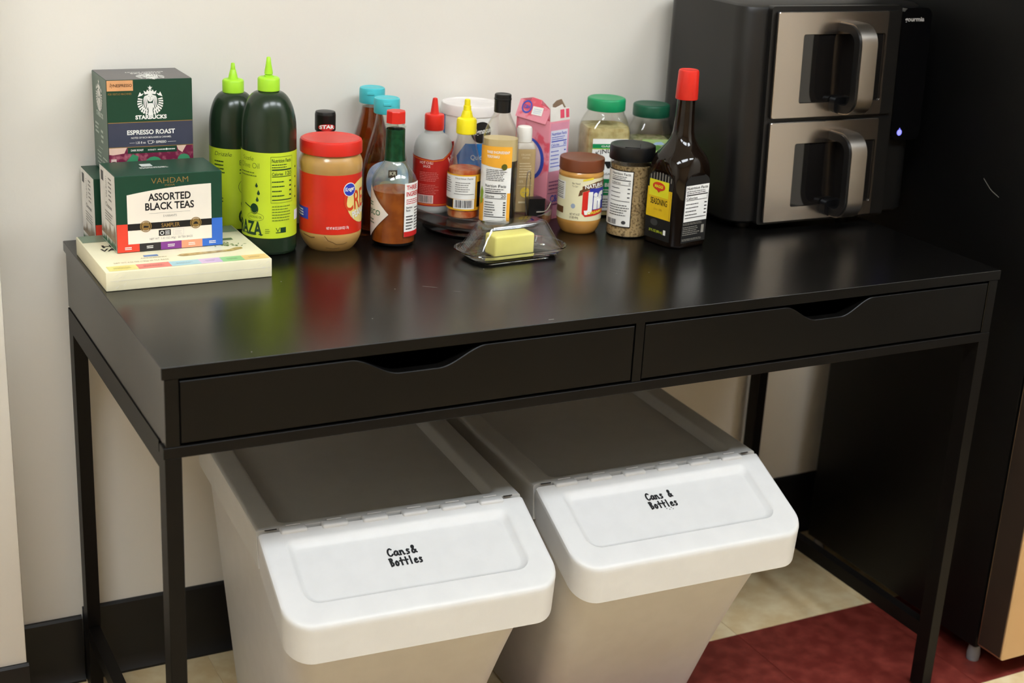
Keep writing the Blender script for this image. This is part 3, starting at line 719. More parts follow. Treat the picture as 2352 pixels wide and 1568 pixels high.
# ---- big peanut butter jar with red lid
PBM = mat('peanut_butter', (188, 146, 84), .22, var=.08, vscale=18, coat=.4); REDL = mat('red_label', (214, 46, 28), .3, var=.03)
R = .0470
pj = thing('peanut_butter_jar', 'large peanut butter jar with red screw lid and red label', 'jar', (.370, .435, ZD), face_cam(.37, .435))
pbp = [(0, .034), (0, .034), (.002, .036), (.010, .042), (.020, .0462), (.026, R-.0002), (.028, R-.0006), (.028, R-.0006), (.119, R-.0006), (.119, R-.0006), (.122, R+.0003), (.133, R+.0006), (.139, .0452), (.144, .0425), (.147, .0425)]
obj('jar', loft(pbp, 72, 1), PBM, pj)
bm = loft([(.1455, .0448), (.1465, .0462), (.149, .0464), (.162, .0464), (.1650, .0452), (.1665, .0425), (.1660, .040), (.1655, .0)][:-1], 90, 0); obj('lid', bm, RED_CAP, pj)
S = cylS(R-.0006)
d = Dec(); d.rect(-math.pi*R*.98, .0288, math.pi*R*.98, .1185); lb = d.build('label', S, .0003, REDL, pj)
d = Dec(); d.disc(.062, .076, .037, .034); d.build('yellow_roundel', S, .0005, mat('pale_yellow_print', (236, 214, 130), .35), lb)
d = Dec(); d.text('CREAMY', .0215, .064, .030, .094, .012, 'L', rot=.08); d.build('lettering', S, .0008, mat('orange_red_ink', (214, 70, 30), .35), lb)
d = Dec(); d.disc(.030, .0965, .0108, .0105); d.build('roundel_rim', S, .0008, WHITE, lb)
d = Dec(); d.disc(.030, .0965, .0096, .0093); d.build('blue_roundel', S, .0010, mat('royal_blue_print', (44, 62, 178), .35), lb)
d = Dec(); d.text('Kroger', .030, .0948, .0062, .0165, .03, shear=.2, rot=.08); d.text('NET WT 40 OZ (2 LB 8 OZ) 1.13kg', .0115, .0375, .0042, .034, .01, rot=.02); d.text('PEANUT BUTTER', .036, .052, .0105, .075, .03, 'L', rot=.22)
d.build('lettering', S, .0012, WHITE, lb)
d = Dec(); d.rect(-.078, .049, -.036, .0665); d.build('blue_patch', S, .0006, MATS['royal_blue_print'], lb)
d = Dec(); d.bars(-.076, -.039, .064, .052, 3, .5); d.build('lettering', S, .0008, WHITE, lb)
d = Dec(); d.line([(-.045, .0255), (-.030, .0225), (-.024, .0235)], .0012); d.line([(-.008, .027), (-.003, .020), (.004, .017), (.009, .0135), (.02, .0135), (.026, .0155)], .0007); d.line([(-.006, .0075), (.004, .006), (.014, .007)], .0007)
PBR = lambda v: (.042+(v-.010)/.010*.0042) if v < .020 else .0462+(min(v, .028)-.020)/.008*.0006
d.build('dark_streaks', cylS(PBR), .0007, mat('brown_streak', (92, 64, 34), .4), pj)

# ---- black capped bottle behind the jar
sbt = thing('vinegar_bottle', 'bottle with black cap and red oval badge behind the red-lidded jar', 'bottle', (.398, .536, ZD), face_cam(.398, .536))
obj('bottle', loft([(0, .025), (0, .025), (.004, .029), (.008, .03), (.095, .03), (.115, .026), (.135, .016), (.145, .0145), (.158, .0145)], 48, 1), mat('dark_vinegar_glass', (34, 22, 16), .1, coat=.4), sbt)
cp = obj('cap', loft([(.156, .0158), (.156, .0158), (.158, .0162), (.1805, .0162), (.1805, .0162), (.1835, .0155), (.185, .0150), (.1855, .013)], 48, 0), BLACK_CAP, sbt)
S = cylS(.0162)
d = Dec(); d.disc(.003, .1625, .0145, .0052); rb = d.build('red_oval', S, .0003, mat('print_red', (200, 40, 38), .4), cp)
d = Dec(); d.text('STAR', .003, .1600, .0055, .024, .04, arch=.0012); d.build('lettering', S, .0006, WHITE, rb)

# ---- pancake syrup bottles
SYR = mat('amber_syrup', (150, 66, 18), .08, trans=.55, ior=1.4, var=.03); TEAL = mat('turquoise_cap_plastic', (72, 190, 200), .4)
syp = [(0, .030, .020), (0, .030, .020), (.004, .036, .026), (.008, .037, .027), (.085, .037, .027), (.105, .0355, .026), (.135, .029, .023), (.165, .020, .018), (.182, .0165, .0165), (.196, .0162, .0162)]
syp = [(a, b, c, 2.3 if a < .12 else 2.0) for a, b, c in syp]
def syrup(label, x, y, H, lvl, turn, front):
    k = H/.2130; pr = [(a*k, b, c, p) for a, b, c, p in syp]
    t = thing('syrup_bottle', label, 'bottle', (x, y, ZD), face_cam(x, y)+turn)
    bo = obj('bottle', shell(pr, .0012, .003, 56, 1), PLAST, t)
    obj('syrup', fill(pr, .0034, lvl*k, .0015, 56, 1), SYR, t)
    z0 = .189*k; cp = obj('cap', loft([(z0, .0196), (z0, .0196), (z0+.001, .0202), (H-.004, .0202), (H-.001, .0195), (H, .0175), (H-.0006, .016)], 64, 0), TEAL, t)
    obj('cap_tab', bx(-.006, -.0212, H-.010, .006, -.0195, H-.006, bev=.0005, seg=1), TEAL, cp)
    if front:
        def SS(u, v, off):
            a = u/.034; kx = .0372*max(.001, 1); return Vector(((.0372+off)*math.copysign(abs(math.sin(a))**(2/2.3), a), -(.0272+off)*abs(math.cos(a))**(2/2.3), v))
        SS.curved = True
        d = Dec(); d.disc(.006, .083, .036, .036, 40); lb = d.build('label', SS, .0006, mat('sky_blue_print', (150, 182, 222), .35, rgb2=(206, 220, 236), vscale=60), t)
        d = Dec(); d.rect(.002, .092, .014, .104); d.build('black_patch', SS, .0009, BLACK, lb)
        d = Dec(); d.text('KR', .008, .096, .006, .009, .03); d.disc(.0, .078, .008, .009); d.disc(.02, .07, .007); d.build('lettering', SS, .0012, WHITE, lb)
    return t
syrup('syrup bottle with turquoise cap, amber up to its neck, close to wall', .4830, .5550, .2170, .183, -.1, False)
syrup('syrup bottle with turquoise cap and pale blue label behind pepper sauce', .4815, .4905, .2120, .104, .05, True)

# ---- pepper sauce bottle
tb = thing('pepper_sauce_bottle', 'glass pepper sauce bottle with red octagonal cap and green foil neck', 'bottle', (.468, .422, ZD), face_cam(.468, .422))
tp = [(0, .030), (0, .030), (.0015, .0325), (.004, .0345), (.008, .035), (.008, .035), (.094, .035), (.099, .0347), (.108, .031), (.120, .0225), (.128, .0165), (.136, .0145), (.176, .0138), (.1795, .0138), (.1805, .0158), (.1825, .0158), (.184, .0135), (.1895, .0132)]
obj('bottle', shell(tp, .0018, .006, 64, 1), thin('greenish_glass', (249, 252, 247), .04, .6, .02), tb)
obj('sauce', fill(tp, .0066, .085, .0021, 64, 1), mat('orange_pepper_sauce', (176, 88, 28), .25, rgb2=(150, 70, 24), vscale=40), tb)
obj('neck_foil', skin(bmesh.new(), [ring_pts(64, r, r, 2, z) for z, r in ((.1300, .0166), (.134, .0155), (.150, .0150), (.1775, .0146), (.1778, .0140))], False, False), mat('green_foil', (22, 74, 46), .25, metal=.5, var=.2, vscale=120), tb)
bm = bmesh.new(); skin(bm, [[Vector((r*math.cos(math.radians(45*k+22.5)), r*math.sin(math.radians(45*k+22.5)), z)) for k in range(8)] for z, r in ((.1868, .0152), (.2035, .0150), (.2048, .0142))]); obj('cap', bm, RED_CAP, tb, ang=20)
S = cylS(.035)
d = Dec(); d.poly([(-.008, .0525), (-.046, .0925), (-.084, .0525), (-.046, .0125)]); lb = d.build('diamond_label', S, .0003, mat('off_white_paper', (232, 224, 212), .5), tb)
d = Dec(); d.text('TABASCO', -.0215, .0490, .0085, .052, .01, 'R'); d.bars(-.06, -.031, .044, .034, 2); d.bars(-.06, -.033, .070, .062, 2); d.build('lettering', S, .0006, mat('tabasco_green_ink', (40, 104, 66), .5), lb)
d = Dec(); d.rect(.0165, .0175, .0530, .1005); lb = d.build('side_label', S, .0003, WHITE, tb)
d = Dec(); d.text('THREE', .0195, .0905, .0072, .024, .02, 'L'); d.text('INGREDIENTS', .0195, .0805, .0072, .046, .02, 'L'); d.bars(.0195, .050, .077, .068, 3); d.rect(.0165, .0175, .0530, .0255); d.build('lettering', S, .0006, mat('print_red', (200, 40, 38), .4), lb)
d = Dec(); d.text('Nutrition', .0195, .0615, .0034, .012, .01, 'L'); d.text('Facts', .0195, .0570, .0034, .008, .01, 'L'); d.bars(.0195, .034, .052, .028, 5); d.bars(.037, .051, .064, .028, 8); d.build('lettering', S, .0006, BLACK, lb)

# ================================================================== TURNTABLE AND WHAT STANDS ON IT
TX, TY, TR = .640, .470, .116; ZT2 = ZD+.025
ACRYL = thin('clear_acrylic', (236, 236, 236), .05, .6, .06, 2.2)
tt = thing('turntable', 'round clear acrylic turntable tray crowded with sauce bottles', 'turntable', (TX, TY, ZD))
obj('tray', loft([(.0195, TR-.022), (.0195, TR-.022), (.0200, TR-.004), (.0215, TR), (.040, TR+.0005), (.0405, TR-.001), (.040, TR-.0028), (.025, TR-.0032), (.0247, TR-.008), (.0247, .02)], 96, 0), ACRYL, tt)
obj('base', loft([(0, .088), (0, .092), (.006, .094), (.008, .090), (.012, .060), (.012, .03)], 80, 0), ACRYL, tt)
obj('bearing', skin(bmesh.new(), [ring_pts(64, r, r, 2, z) for z, r in ((.0125, .050), (.0192, .050))]), mat('white_bearing', (215, 215, 213), .4), tt)
def on_tray(y, px_x): return px_x

# red capped chili sauce
x, y = .5710, .5080
sr = thing('chili_sauce_bottle', 'translucent squeeze bottle with pointed red cap and red label', 'bottle', (x, y, ZT2), face_cam(x, y))
sp = [(0, .029), (0, .029), (.003, .0310), (.008, .0320), (.088, .0320), (.104, .0310), (.117, .026), (.1225, .019), (.125, .0145), (.134, .0143)]
obj('bottle', loft(sp, 60, 1), FROST, sr)
cp = obj('cap', loft([(.130, .0150), (.130, .0150), (.131, .0157), (.1520, .0157), (.1545, .0148), (.155, .0135), (.155, .005)], 48, 0), RED_CAP, sr)
obj('nozzle', loft([(.1545, .0076), (.1545, .0076), (.158, .0066), (.177, .0042), (.1795, .0036), (.1803, .002)], 28, 0), RED_CAP, cp)
S = cylS(.0320)
SRL = mat('brick_red_label', (182, 38, 32), .4, var=.05)
d = Dec(); d.poly([(-.095, .012), (.095, .012), (.095, .100), (.050, .113), (.016, .089), (.0, .087), (-.03, .090), (-.095, .092)]); lb = d.build('label', S, .0003, SRL, sr)
d = Dec(); d.line([(-.05, .0895), (-.03, .0875), (.0, .0848), (.016, .087), (.048, .1105)], .0012); d.build('orange_trim', S, .0006, mat('print_orange', (226, 128, 40), .45), lb)
d = Dec(); d.rect(-.05, .014, .05, .0152); d.build('orange_rule', S, .0006, MATS['print_orange'], lb)
d = Dec(); d.disc(.033, .058, .0042); d.build('orange_dot', S, .0006, MATS['print_orange'], lb)
d = Dec(); d.text('HOT CHILI', -.022, .0800, .0042, .022, .02, 'L'); d.text('SAUCE', -.016, .0745, .0040, .012, .02, 'L'); d.text('HOT', .030, .080, .011, .03, .03, 'L', rot=.5); d.text('FIRE', .028, .040, .010, .028, .03, 'L'); d.build('lettering', S, .0006, mat('print_pale_pink', (232, 190, 182), .45), lb)
d = Dec(); d.bars(-.022, .010, .068, .052, 6); d.bars(-.022, .010, .048, .032, 6); d.build('small_print', S, .0006, mat('print_rose', (208, 110, 102), .5), lb)['kind'] = 'stuff'
d = Dec(); d.rect(-.024, .0165, .002, .030); d.build('barcode_patch', S, .0006, mat('print_pale_pink', (232, 190, 182), .45), lb)
d = Dec(); barcode(d, -.022, .018, .0, .029, 14); d.build('barcode', S, .0009, GREY, lb)

# yellow capped sauce
x, y = .5985, .4475
yl = thing('mayo_sauce_bottle', 'clear squeeze bottle with tiered yellow cap and peach sauce', 'bottle', (x, y, ZT2), face_cam(x, y))
yp = [(0, .022), (0, .022), (.003, .0255), (.007, .0265), (.072, .0267), (.082, .0260), (.105, .0205), (.124, .0155), (.130, .0140), (.138, .0140)]
obj('bottle', shell(yp, .0011, .003, 56, 1), PLAST, yl)
obj('sauce', fill(yp, .0034, .080, .0014, 56, 1), mat('peach_sauce', (226, 160, 112), .35, rgb2=(196, 84, 34), vscale=45, mixlo=.42, mixhi=.6), yl)
cp = obj('cap', loft([(.1345, .0152), (.1345, .0152), (.1355, .0159), (.1550, .0157), (.1580, .0146), (.160, .0105), (.160, .006)], 48, 0), YEL_CAP, yl)
obj('nozzle', loft([(.1595, .0096), (.1610, .0096), (.1690, .0074), (.1700, .0070), (.1702, .0062), (.1770, .0060), (.1780, .0058), (.1782, .0048), (.1850, .0047), (.1875, .0042), (.1882, .003)], 32, 0), YEL_CAP, cp)
S = cylS(.0268)
d = Dec(); d.rect(-.083, .0165, .083, .0735); lb = d.build('label', S, .0003, mat('print_marigold', (236, 178, 40), .4), yl)
d = Dec(); d.rect(-.044, .0345, .0185, .0715); lw = d.build('white_panel', S, .0006, WHITE, lb)
for q in ((.0225, .0215, .05, .062), (-.044, .020, -.0175, .034)):
    d = Dec(); d.rect(*q); d.build('dark_panel', S, .0006, mat('print_near_black', (38, 34, 32), .4), lb)
d = Dec(); d.rect(-.0165, .0190, .0175, .034); d.build('barcode_patch', S, .0007, WHITE, lb)
d = Dec(); barcode(d, -.013, .021, .014, .033, 18); d.rect(-.016, .0425, .0165, .0432); d.rect(.0192, .018, .0198, .072); d.build('barcode', S, .0009, BLACK, lb)
d = Dec(); d.text('Nutrition Facts', -.014, .0665, .003, .028, .01, 'L'); d.bars(-.014, .012, .063, .046, 5); d.bars(-.04, -.02, .069, .044, 7); d.build('small_print', S, .0009, GREY, lw)

# black capped teriyaki
x, y = .6385, .4060
te = thing('teriyaki_bottle', 'tall clear oval bottle with black cap and orange and white label', 'bottle', (x, y, ZT2), face_cam(x, y))
tpf = [(0, .0265, .0190), (0, .0265, .0190), (.003, .0290, .0215), (.007, .0284, .0215), (.130, .0284, .0215), (.138, .0280, .0212), (.152, .0235, .0185), (.168, .0150, .0140), (.174, .0125, .0125), (.180, .0120, .0120)]
tpf = [(a, b, c, 2.4 if a < .15 else 2.) for a, b, c in tpf]
obj('bottle', shell(tpf, .0011, .003, 60, 1), PLAST, te)
obj('sauce', fill(tpf, .0034, .100, .0014, 60, 1), mat('dark_soy_sauce', (22, 13, 8), .12), te)
obj('residue', fill([(a, b, c, p) for a, b, c, p in tpf], .1003, .134, .0014, 60, 1), mat('tan_residue', (214, 192, 142), .35), te)
obj('cap', loft([(.1740, .0122), (.1740, .0122), (.175, .0130), (.1930, .0130), (.1935, .0136), (.1955, .0136), (.196, .0131), (.2010, .0130), (.2022, .0118), (.2015, .010)], 48, 0), BLACK_CAP, te)
def ovalS(rx, ry, p, sc):
    def S(u, v, off):
        a = u/sc; return Vector(((rx+off)*math.copysign(abs(math.sin(a))**(2/p), a), -(ry+off)*math.copysign(abs(math.cos(a))**(2/p), math.cos(a)), v))
    S.curved = True
    return S
S = ovalS(.0284, .0215, 2.4, .0262)
d = Dec(); d.rect(-.0425, .004, .0165, .1200); lb = d.build('label', S, .0004, WHITE, te)
d = Dec(); d.poly([(-.0425, .094), (-.02, .0935), (.004, .090), (.0165, .0915), (.0165, .1240), (-.0425, .1240)]); lo = d.build('orange_panel', S, .0007, mat('print_amber', (246, 176, 56), .4), lb)
for q in ((.011, .004, .0165, .051), (-.0425, .004, -.0215, .040)):
    d = Dec(); d.rect(*q); d.build('orange_strip', S, .0007, MATS['print_amber'], lb)
d = Dec(); d.text('THREE INGREDIENT', -.003, .113, .0042, .030, .02); d.text('TERIYAKI', -.009, .106, .0042, .017, .02); d.build('lettering', S, .0010, WHITE, lo)
d = Dec(); d.disc(.0055, .0925, .0038, .0048); d.build('sesame_picture', S, .0010, mat('print_brown_green', (92, 92, 30), .4), lo)
d = Dec(); d.poly([(-.031, .030), (-.024, .034), (-.0225, .052), (-.027, .060), (-.032, .050)]); d.build('leaf_picture', S, .0010, mat('print_grass', (140, 168, 40), .4), lb)
d = Dec(); nutrition(d, -.0195, .066, .0295, .056, cal='20', rows=6); d.bars(-.018, .010, .089, .070, 7); d.build('nutrition_panel', S, .0008, mat('print_soft_black', (60, 60, 62), .5), lb)

# slim beige bottle with white cap
x, y = .7090, .4610
bg = thing('stevia_bottle', 'slim beige square bottle with white screw cap beside pink carton', 'bottle', (x, y, ZT2), face_cam(x, y)+.25)
BEI = mat('beige_sleeve', (176, 150, 104), .4, var=.02)
obj('bottle', loft([(0, .0165, .0165, 5), (.002, .018, .018, 5), (.100, .018, .018, 5), (.105, .0178, .0178, 4), (.1115, .0150, .0150, 2.6), (.1125, .0112, .0112, 2), (.116, .0110, .0110, 2)], 48, 0), BEI, bg)
obj('shoulder_trim', loft([(.1045, .0183, .0183, 4), (.1060, .0182, .0182, 4), (.1135, .0150, .0150, 2.4), (.1135, .0112, .0112, 2)], 48, 0), mat('grey_shoulder', (186, 178, 166), .3), bg)
obj('cap', loft([(.1140, .0122), (.115, .0126), (.1340, .0124), (.1375, .0112), (.1385, .0090)], 40, 0), WHITE_CAP, bg)
S = planeS((0, -.018, 0), (1, 0, 0), (0, 0, 1))
d = Dec(); d.text('ORGANIC', .0, .094, .0032, .016, .01); d.text('STEVIA', .0, .089, .0032, .012, .01); d.bars(-.010, .010, .084, .058, 6); d.text('15%', -.006, .050, .004, .007, .01); d.rect(-.012, .0455, .012, .046); d.rect(-.009, .016, .009, .019); d.build('lettering', S, .0004, mat('print_sand', (226, 208, 170), .45), bg)
d = Dec(); d.disc(.001, .034, .0078, .0085); yd = d.build('yellow_roundel', S, .0005, mat('print_gold_yellow', (222, 190, 66), .45), bg)
d = Dec(); d.rect(-.004, .0335, .006, .0345); d.rect(.0003, .0285, .0017, .031); d.rect(.0003, .037, .0017, .0395); d.build('roundel_marks', S, .0007, MATS['tan_ink'], yd)

# binder clip on the tray
x, y = .7160, .4260
bc = thing('binder_clip', 'black binder clip with silver wire arms lying on turntable', 'binder clip', (x, y, ZT2), face_cam(x, y)+.3)
bm = bmesh.new()
skin(bm, [[Vector((u, v, z)) for u, v in rrect(-.013, -.011, .013, .011, .003, 4)] for z in (.0004, .027, .0278)])
skin(bm, [[Vector((u, v, z)) for u, v in rrect(-.0135, -.0135, .0135, -.0105, .0012, 3)] for z in (.0004, .030)])
obj('spring', bm, mat('black_spring_steel', (14, 14, 15), .3), bc)
SW = mat('silver_wire', (200, 196, 188), .25, metal=1)
obj('wire_arm', tube(chaikin([(-.002, -.016, .009), (.014, -.016, .0090), (.020, -.012, .015), (.025, -.008, .024), (.027, .002, .021), (.025, .012, .004), (.022, .014, .0025), (.006, .012, .006)], 2), .0010, 8), SW, bc)
obj('wire_arm', tube(chaikin([(-.014, -.004, .002), (-.018, -.004, .030), (-.0165, -.004, .072), (-.0130, -.004, .074), (-.0105, -.004, .070), (-.0115, -.004, .030), (-.010, -.004, .002)], 2), .0010, 8), SW, bc)

# oats canister
x, y = .6470, .5350
oc = thing('oats_canister', 'white and blue cardboard oats canister with white plastic lid', 'canister', (x, y, ZT2), face_cam(x, y))
R = .0465
obj('can', loft([(0, R-.001), (.001, R), (.160, R)], 72, 0), mat('white_canister_paper', (226, 224, 220), .4, var=.02), oc)
obj('lid', loft([(.1560, R+.0002), (.1560, R+.0012), (.1720, R+.0012), (.1735, R+.0004), (.1738, R-.0012), (.1720, R-.0025), (.1712, R-.006), (.1708, .02), (.1708, .004)], 80, 0), mat('white_lid_plastic', (222, 216, 212), .4), oc)
S = cylS(R)
OB = mat('canister_blue_print', (38, 122, 196), .4, var=.06)
d = Dec(); d.rect(-.085, .006, -.0475, .1555); d.build('blue_stripe', S, .0004, OB, oc)
d = Dec(); d.poly([(-.006, .006), (.07, .006), (.07, .112), (-.006, .112), (-.020, .09), (-.012, .05)]); bl = d.build('blue_panel', S, .0004, OB, oc)
d = Dec(); d.disc(.0200, .131, .0175, .0180); bd = d.build('black_roundel', S, .0007, BLACK, oc)
d = Dec(); d.text('Signature', .0045, .1270, .0090, .040, .02, 'L', shear=.3, rot=.14); d.build('lettering', S, .0010, WHITE, bd)
d = Dec(); d.text('Quick Oats', .003, .085, .0085, .044, .02, 'L'); d.bars(.003, .035, .07, .05, 3); d.build('lettering', S, .0008, mat('print_pale_blue', (196, 214, 232), .45), bl)
d = Dec(); d.rect(-.061, .130, -.055, .141); d.build('red_mark', S, .0007, mat('print_red', (200, 40, 38), .4), oc)
d = Dec(); d.disc(-.028, .012, .02, .01); d.poly([(-.04, .02), (.02, .05), (.05, .052), (.05, .006), (-.04, .006)]); oc.scale = (1, 1, .955)
d.build('fruit_picture', S, .0009, mat('print_strawberry', (196, 60, 52), .4), oc)

# ---- pink sugar carton with torn open top
PINK = mat('pink_carton', (236, 150, 166), .45, rgb2=(228, 92, 110), vscale=26, mixlo=.52, mixhi=.58); PINK2 = mat('pink_carton_side', (222, 150, 172), .45, var=.04)
pk = thing('sugar_carton', 'pink sugar carton with torn open spout flap by the wall', 'carton', (.7722, .5165, ZD), math.radians(-70))
CW, CD, CH = .0375, .025, .166
bm = bmesh.new()
o4 = [(-CW, -CD), (CW, -CD), (CW, CD), (-CW, CD)]
skin(bm, [[Vector((x, y, z)) for x, y in rrect(-CW, -CD, CW, CD, .002, 2)] for z in (.0003, CH)], True, False)
skin(bm, [[Vector((x*k, y*k, z)) for x, y in rrect(-CW, -CD, CW, CD, .002, 2)] for z, k in ((CH, 1), (CH, .985), (CH-.03, .985))], False, True)
ck = obj('carton', bm, PINK, pk)
obj('spout_flap', extrude_poly(bmesh.new(), [(-.036, 0), (.032, -.004), (.036, .020), (.012, .026), (.010, .034), (-.010, .036), (-.014, .028), (-.035, .030)], lambda u, v, w: Vector((u-.002, -CD-.001+v*.35-w, CH-.002+v*.92)), .0012), PINK, ck)
obj('top_flap', extrude_poly(bmesh.new(), [(-.024, 0), (.024, 0), (.024, .020), (.010, .020), (.006, .026), (-.010, .022), (-.023, .024)], lambda u, v, w: Vector((CW+.0002-w-v*.1, u, CH-.001+v)), .0012), mat('white_card', (226, 222, 214), .5), ck)
obj('inner_flap', extrude_poly(bmesh.new(), [(-.012, 0), (.012, 0), (.014, .022), (.004, .034), (-.006, .030), (-.014, .022)], lambda u, v, w: Vector((.016+u, CD-.004-w, CH-.004+v)), .0012), mat('brown_card', (150, 134, 108), .6), ck)
S = planeS((0, -CD, 0), (1, 0, 0), (0, 0, 1)); S2 = planeS((CW, 0, 0), (0, 1, 0), (0, 0, 1))
BL2 = mat('print_sugar_blue', (60, 84, 190), .45)
FL = lambda u, v, off: Vector((u-.002, -CD-.0025+v*.35-off*.9, CH-.002+v*.92))
FL.curved = False
d = Dec(); d.ring(-.016, .019, .011, .011, .0026); d.text('C&H', -.016, .0165, .006, .013, .03); fl2 = d.build('blue_roundel', FL, .0006, BL2, ck)
d = Dec(); d.rect(-.003, .008, .020, .022); d.build('white_patch', FL, .0005, WHITE, ck)
d = Dec(); d.bars(0, .018, .020, .010, 3); d.build('patch_print', FL, .0008, MATS['print_pale_blue'], ck)
d = Dec(); d.disc(-.004, .098, .033, .035, 36); dd = d.build('blue_disc', S, .0004, BL2, ck)
d = Dec(); d.disc(-.006, .098, .028, .031, 36); d.build('pale_disc', S, .0007, mat('print_pale_rose', (244, 214, 220), .45), dd)
d = Dec(); d.rect(-.0235, .004, .0235, CH-.004); sd = d.build('side_print', S2, .0004, PINK2, ck)
d = Dec(); d.rect(-.022, .082, .020, .150); wp = d.build('white_panel', S2, .0006, mat('print_lilac_white', (222, 222, 236), .45), sd)
d = Dec(); nutrition(d, -.0205, .149, .039, .062, cal='30', rows=4); d.text('C&H', -.002, .030, .012, .026, .02); d.build('nutrition_panel', S2, .0009, BL2, wp)
d = Dec(); d.rect(-.022, .045, .022, .0458); d.bars(-.02, .02, .068, .05, 3); d.rect(-.022, .024, .022, .0265); d.build('small_print', S2, .0008, mat('print_plum', (120, 62, 110), .45), sd)
T3 = lambda u, v, off: Vector((CW+.0002-v*.1+off, u, CH-.001+v))
T3.curved = False
d = Dec(); d.rect(.0, .004, .010, .018); d.rect(.014, .004, .022, .018); d.build('pink_marks', T3, .0004, mat('print_hot_pink', (226, 84, 108), .45), ck)

# ================================================================== JARS ON THE RIGHT
# small peanut butter jar with brown lid
R = .0366
jj = thing('small_peanut_butter_jar', 'small peanut butter jar with brown lid and cream label', 'jar', (.788, .407, ZD), face_cam(.788, .407))
jp = [(0, .027), (0, .027), (.0015, .029), (.010, .0335), (.020, .0362), (.023, R-.0006), (.023, R-.0006), (.0935, R-.0006), (.0935, R-.0006), (.096, R+.0002), (.1005, .0350), (.103, .0335), (.106, .0335)]
obj('jar', loft(jp, 64, 1), mat('golden_peanut_butter', (196, 142, 70), .22, var=.06, coat=.4), jj)
obj('lid', loft([(.1015, .0354), (.1015, .0354), (.1025, .0363), (.1195, .0363), (.1212, .0356), (.1215, .0330), (.1208, .031)], 80, 0), mat('brown_lid_plastic', (112, 58, 32), .4), jj)
S = cylS(R-.0006)
d = Dec(); d.rect(-math.pi*R*.97, .0235, math.pi*R*.97, .0925); lb = d.build('label', S, .0003, mat('pale_cream_label', (234, 226, 186), .35, var=.01), jj)
d = Dec(); d.rect(-.058, .056, -.0255, .0855); d.build('barcode_patch', S, .0005, WHITE, lb)
d = Dec()
for k in range(9): d.rect(-.054, .0575+k*.003, -.029, .0575+k*.003+random.uniform(.0008, .0018))
d.build('barcode', S, .0007, GREY, lb)
d = Dec(); d.text('No Need', -.0135, .083, .0032, .013, 0, 'L'); d.text('To Stir', -.0135, .0785, .0032, .010, 0, 'L'); d.text('NET WT 16 OZ', -.0145, .0325, .0036, .016, .01, 'L'); d.text('(1 LB) 454g', -.0145, .0275, .0036, .014, .01, 'L'); d.build('lettering', S, .0006, mat('print_taupe', (120, 108, 90), .5), lb)
d = Dec(); d.rect(-.05, .0335, -.0275, .044); d.build('brown_patch', S, .0006, mat('print_brown', (104, 68, 40), .4), lb)
d = Dec(); d.poly([(-.0025, .064), (.004, .0665), (.004, .076), (-.0005, .0735)]); d.build('banner_tail', S, .0006, MATS['print_brown'], lb)
d = Dec(); d.poly([(.0035, .071), (.028, .078), (.055, .079), (.055, .0885), (.028, .0875), (.0035, .0805)]); bn = d.build('brown_banner', S, .0006, mat('print_brown', (104, 68, 40), .4), lb)
d = Dec(); d.text('NATURAL', .0075, .0768, .0062, .038, .03, 'L', rot=.10); d.build('lettering', S, .0010, WHITE, bn)
d = Dec(); d.poly([(.0035, .0885), (.021, .0915), (.021, .0945), (.0035, .0915)]); d.build('yellow_tab', S, .0006, mat('print_lemon', (240, 216, 60), .4), lb)
d = Dec(); d.poly([(.0045, .036), (.010, .0305), (.055, .0345), (.055, .046), (.0155, .046), (.0155, .074), (.0045, .071)]); d.build('red_panel', S, .0006, mat('print_scarlet', (216, 44, 34), .4), lb)
d = Dec(); d.rect(.0155, .0415, .055, .077); d.build('blue_panel', S, .0008, mat('print_cobalt', (44, 52, 160), .4), lb)
d = Dec(); d.text('Jif', .0075, .0445, .0270, .038, .05, 'L'); d.build('lettering', S, .0012, WHITE, lb)
d = Dec(); d.text('CREAMY', .0135, .0345, .0042, .034, .03, 'L', rot=.08); d.build('lettering', S, .0012, MATS['print_lemon'], lb)
d = Dec(); d.disc(-.010, .0475, .0036, .0040); d.build('small_emblem', S, .0006, mat('print_steel_blue', (160, 172, 190), .45), lb)

# black lidded seasoning shaker
SEAS = mat('dry_seasoning', (190, 162, 118), .8, rgb2=(110, 88, 56), vscale=260, mixlo=.46, mixhi=.66, bump=.5, bscale=500)
sh = thing('seasoning_shaker', 'clear shaker of speckled seasoning with black lid and white label', 'jar', (.854, .363, ZD), face_cam(.854, .363))
sp = [(0, .0325), (0, .0325), (.0015, .0336), (.005, .0341), (.012, .0336), (.016, .0330), (.108, .0325), (.112, .0335), (.118, .0345), (.121, .0335), (.124, .0325), (.128, .0325)]
obj('jar', shell(sp, .0011, .0025, 60, 1), PLAST, sh)
obj('seasoning', fill(sp, .0028, .116, .0014, 60, 1), SEAS, sh)
ld = obj('lid', loft([(.1245, .0362), (.1245, .0362), (.1255, .0368), (.1435, .0366), (.1465, .0358), (.1475, .0340), (.1475, .030)], 72, 0), BLACK_CAP, sh)
obj('lid_flap', bx(-.012, -.033, .1473, .012, -.002, .1485, bev=.0005, seg=1), BLACK_CAP, ld)
S = cylS(.0334)
d = Dec(); d.rect(-.062, .0180, .0055, .1100); ls = d.build('label', S, .0003, BLACK, sh)
d = Dec(); d.rect(-.062, .0195, .0040, .1085); lw = d.build('white_panel', S, .0005, mat('print_white', (238, 237, 232), .5), ls)
d = Dec(); nutrition(d, -.034, .108, .036, .050, cal='0', rows=3); d.bars(-.034, .002, .056, .036, 5); barcode(d, -.038, .0215, -.019, .030, 12); d.disc(-.006, .026, .0036, .003); d.build('small_print', S, .0007, mat('print_soft_black', (60, 60, 62), .5), lw)

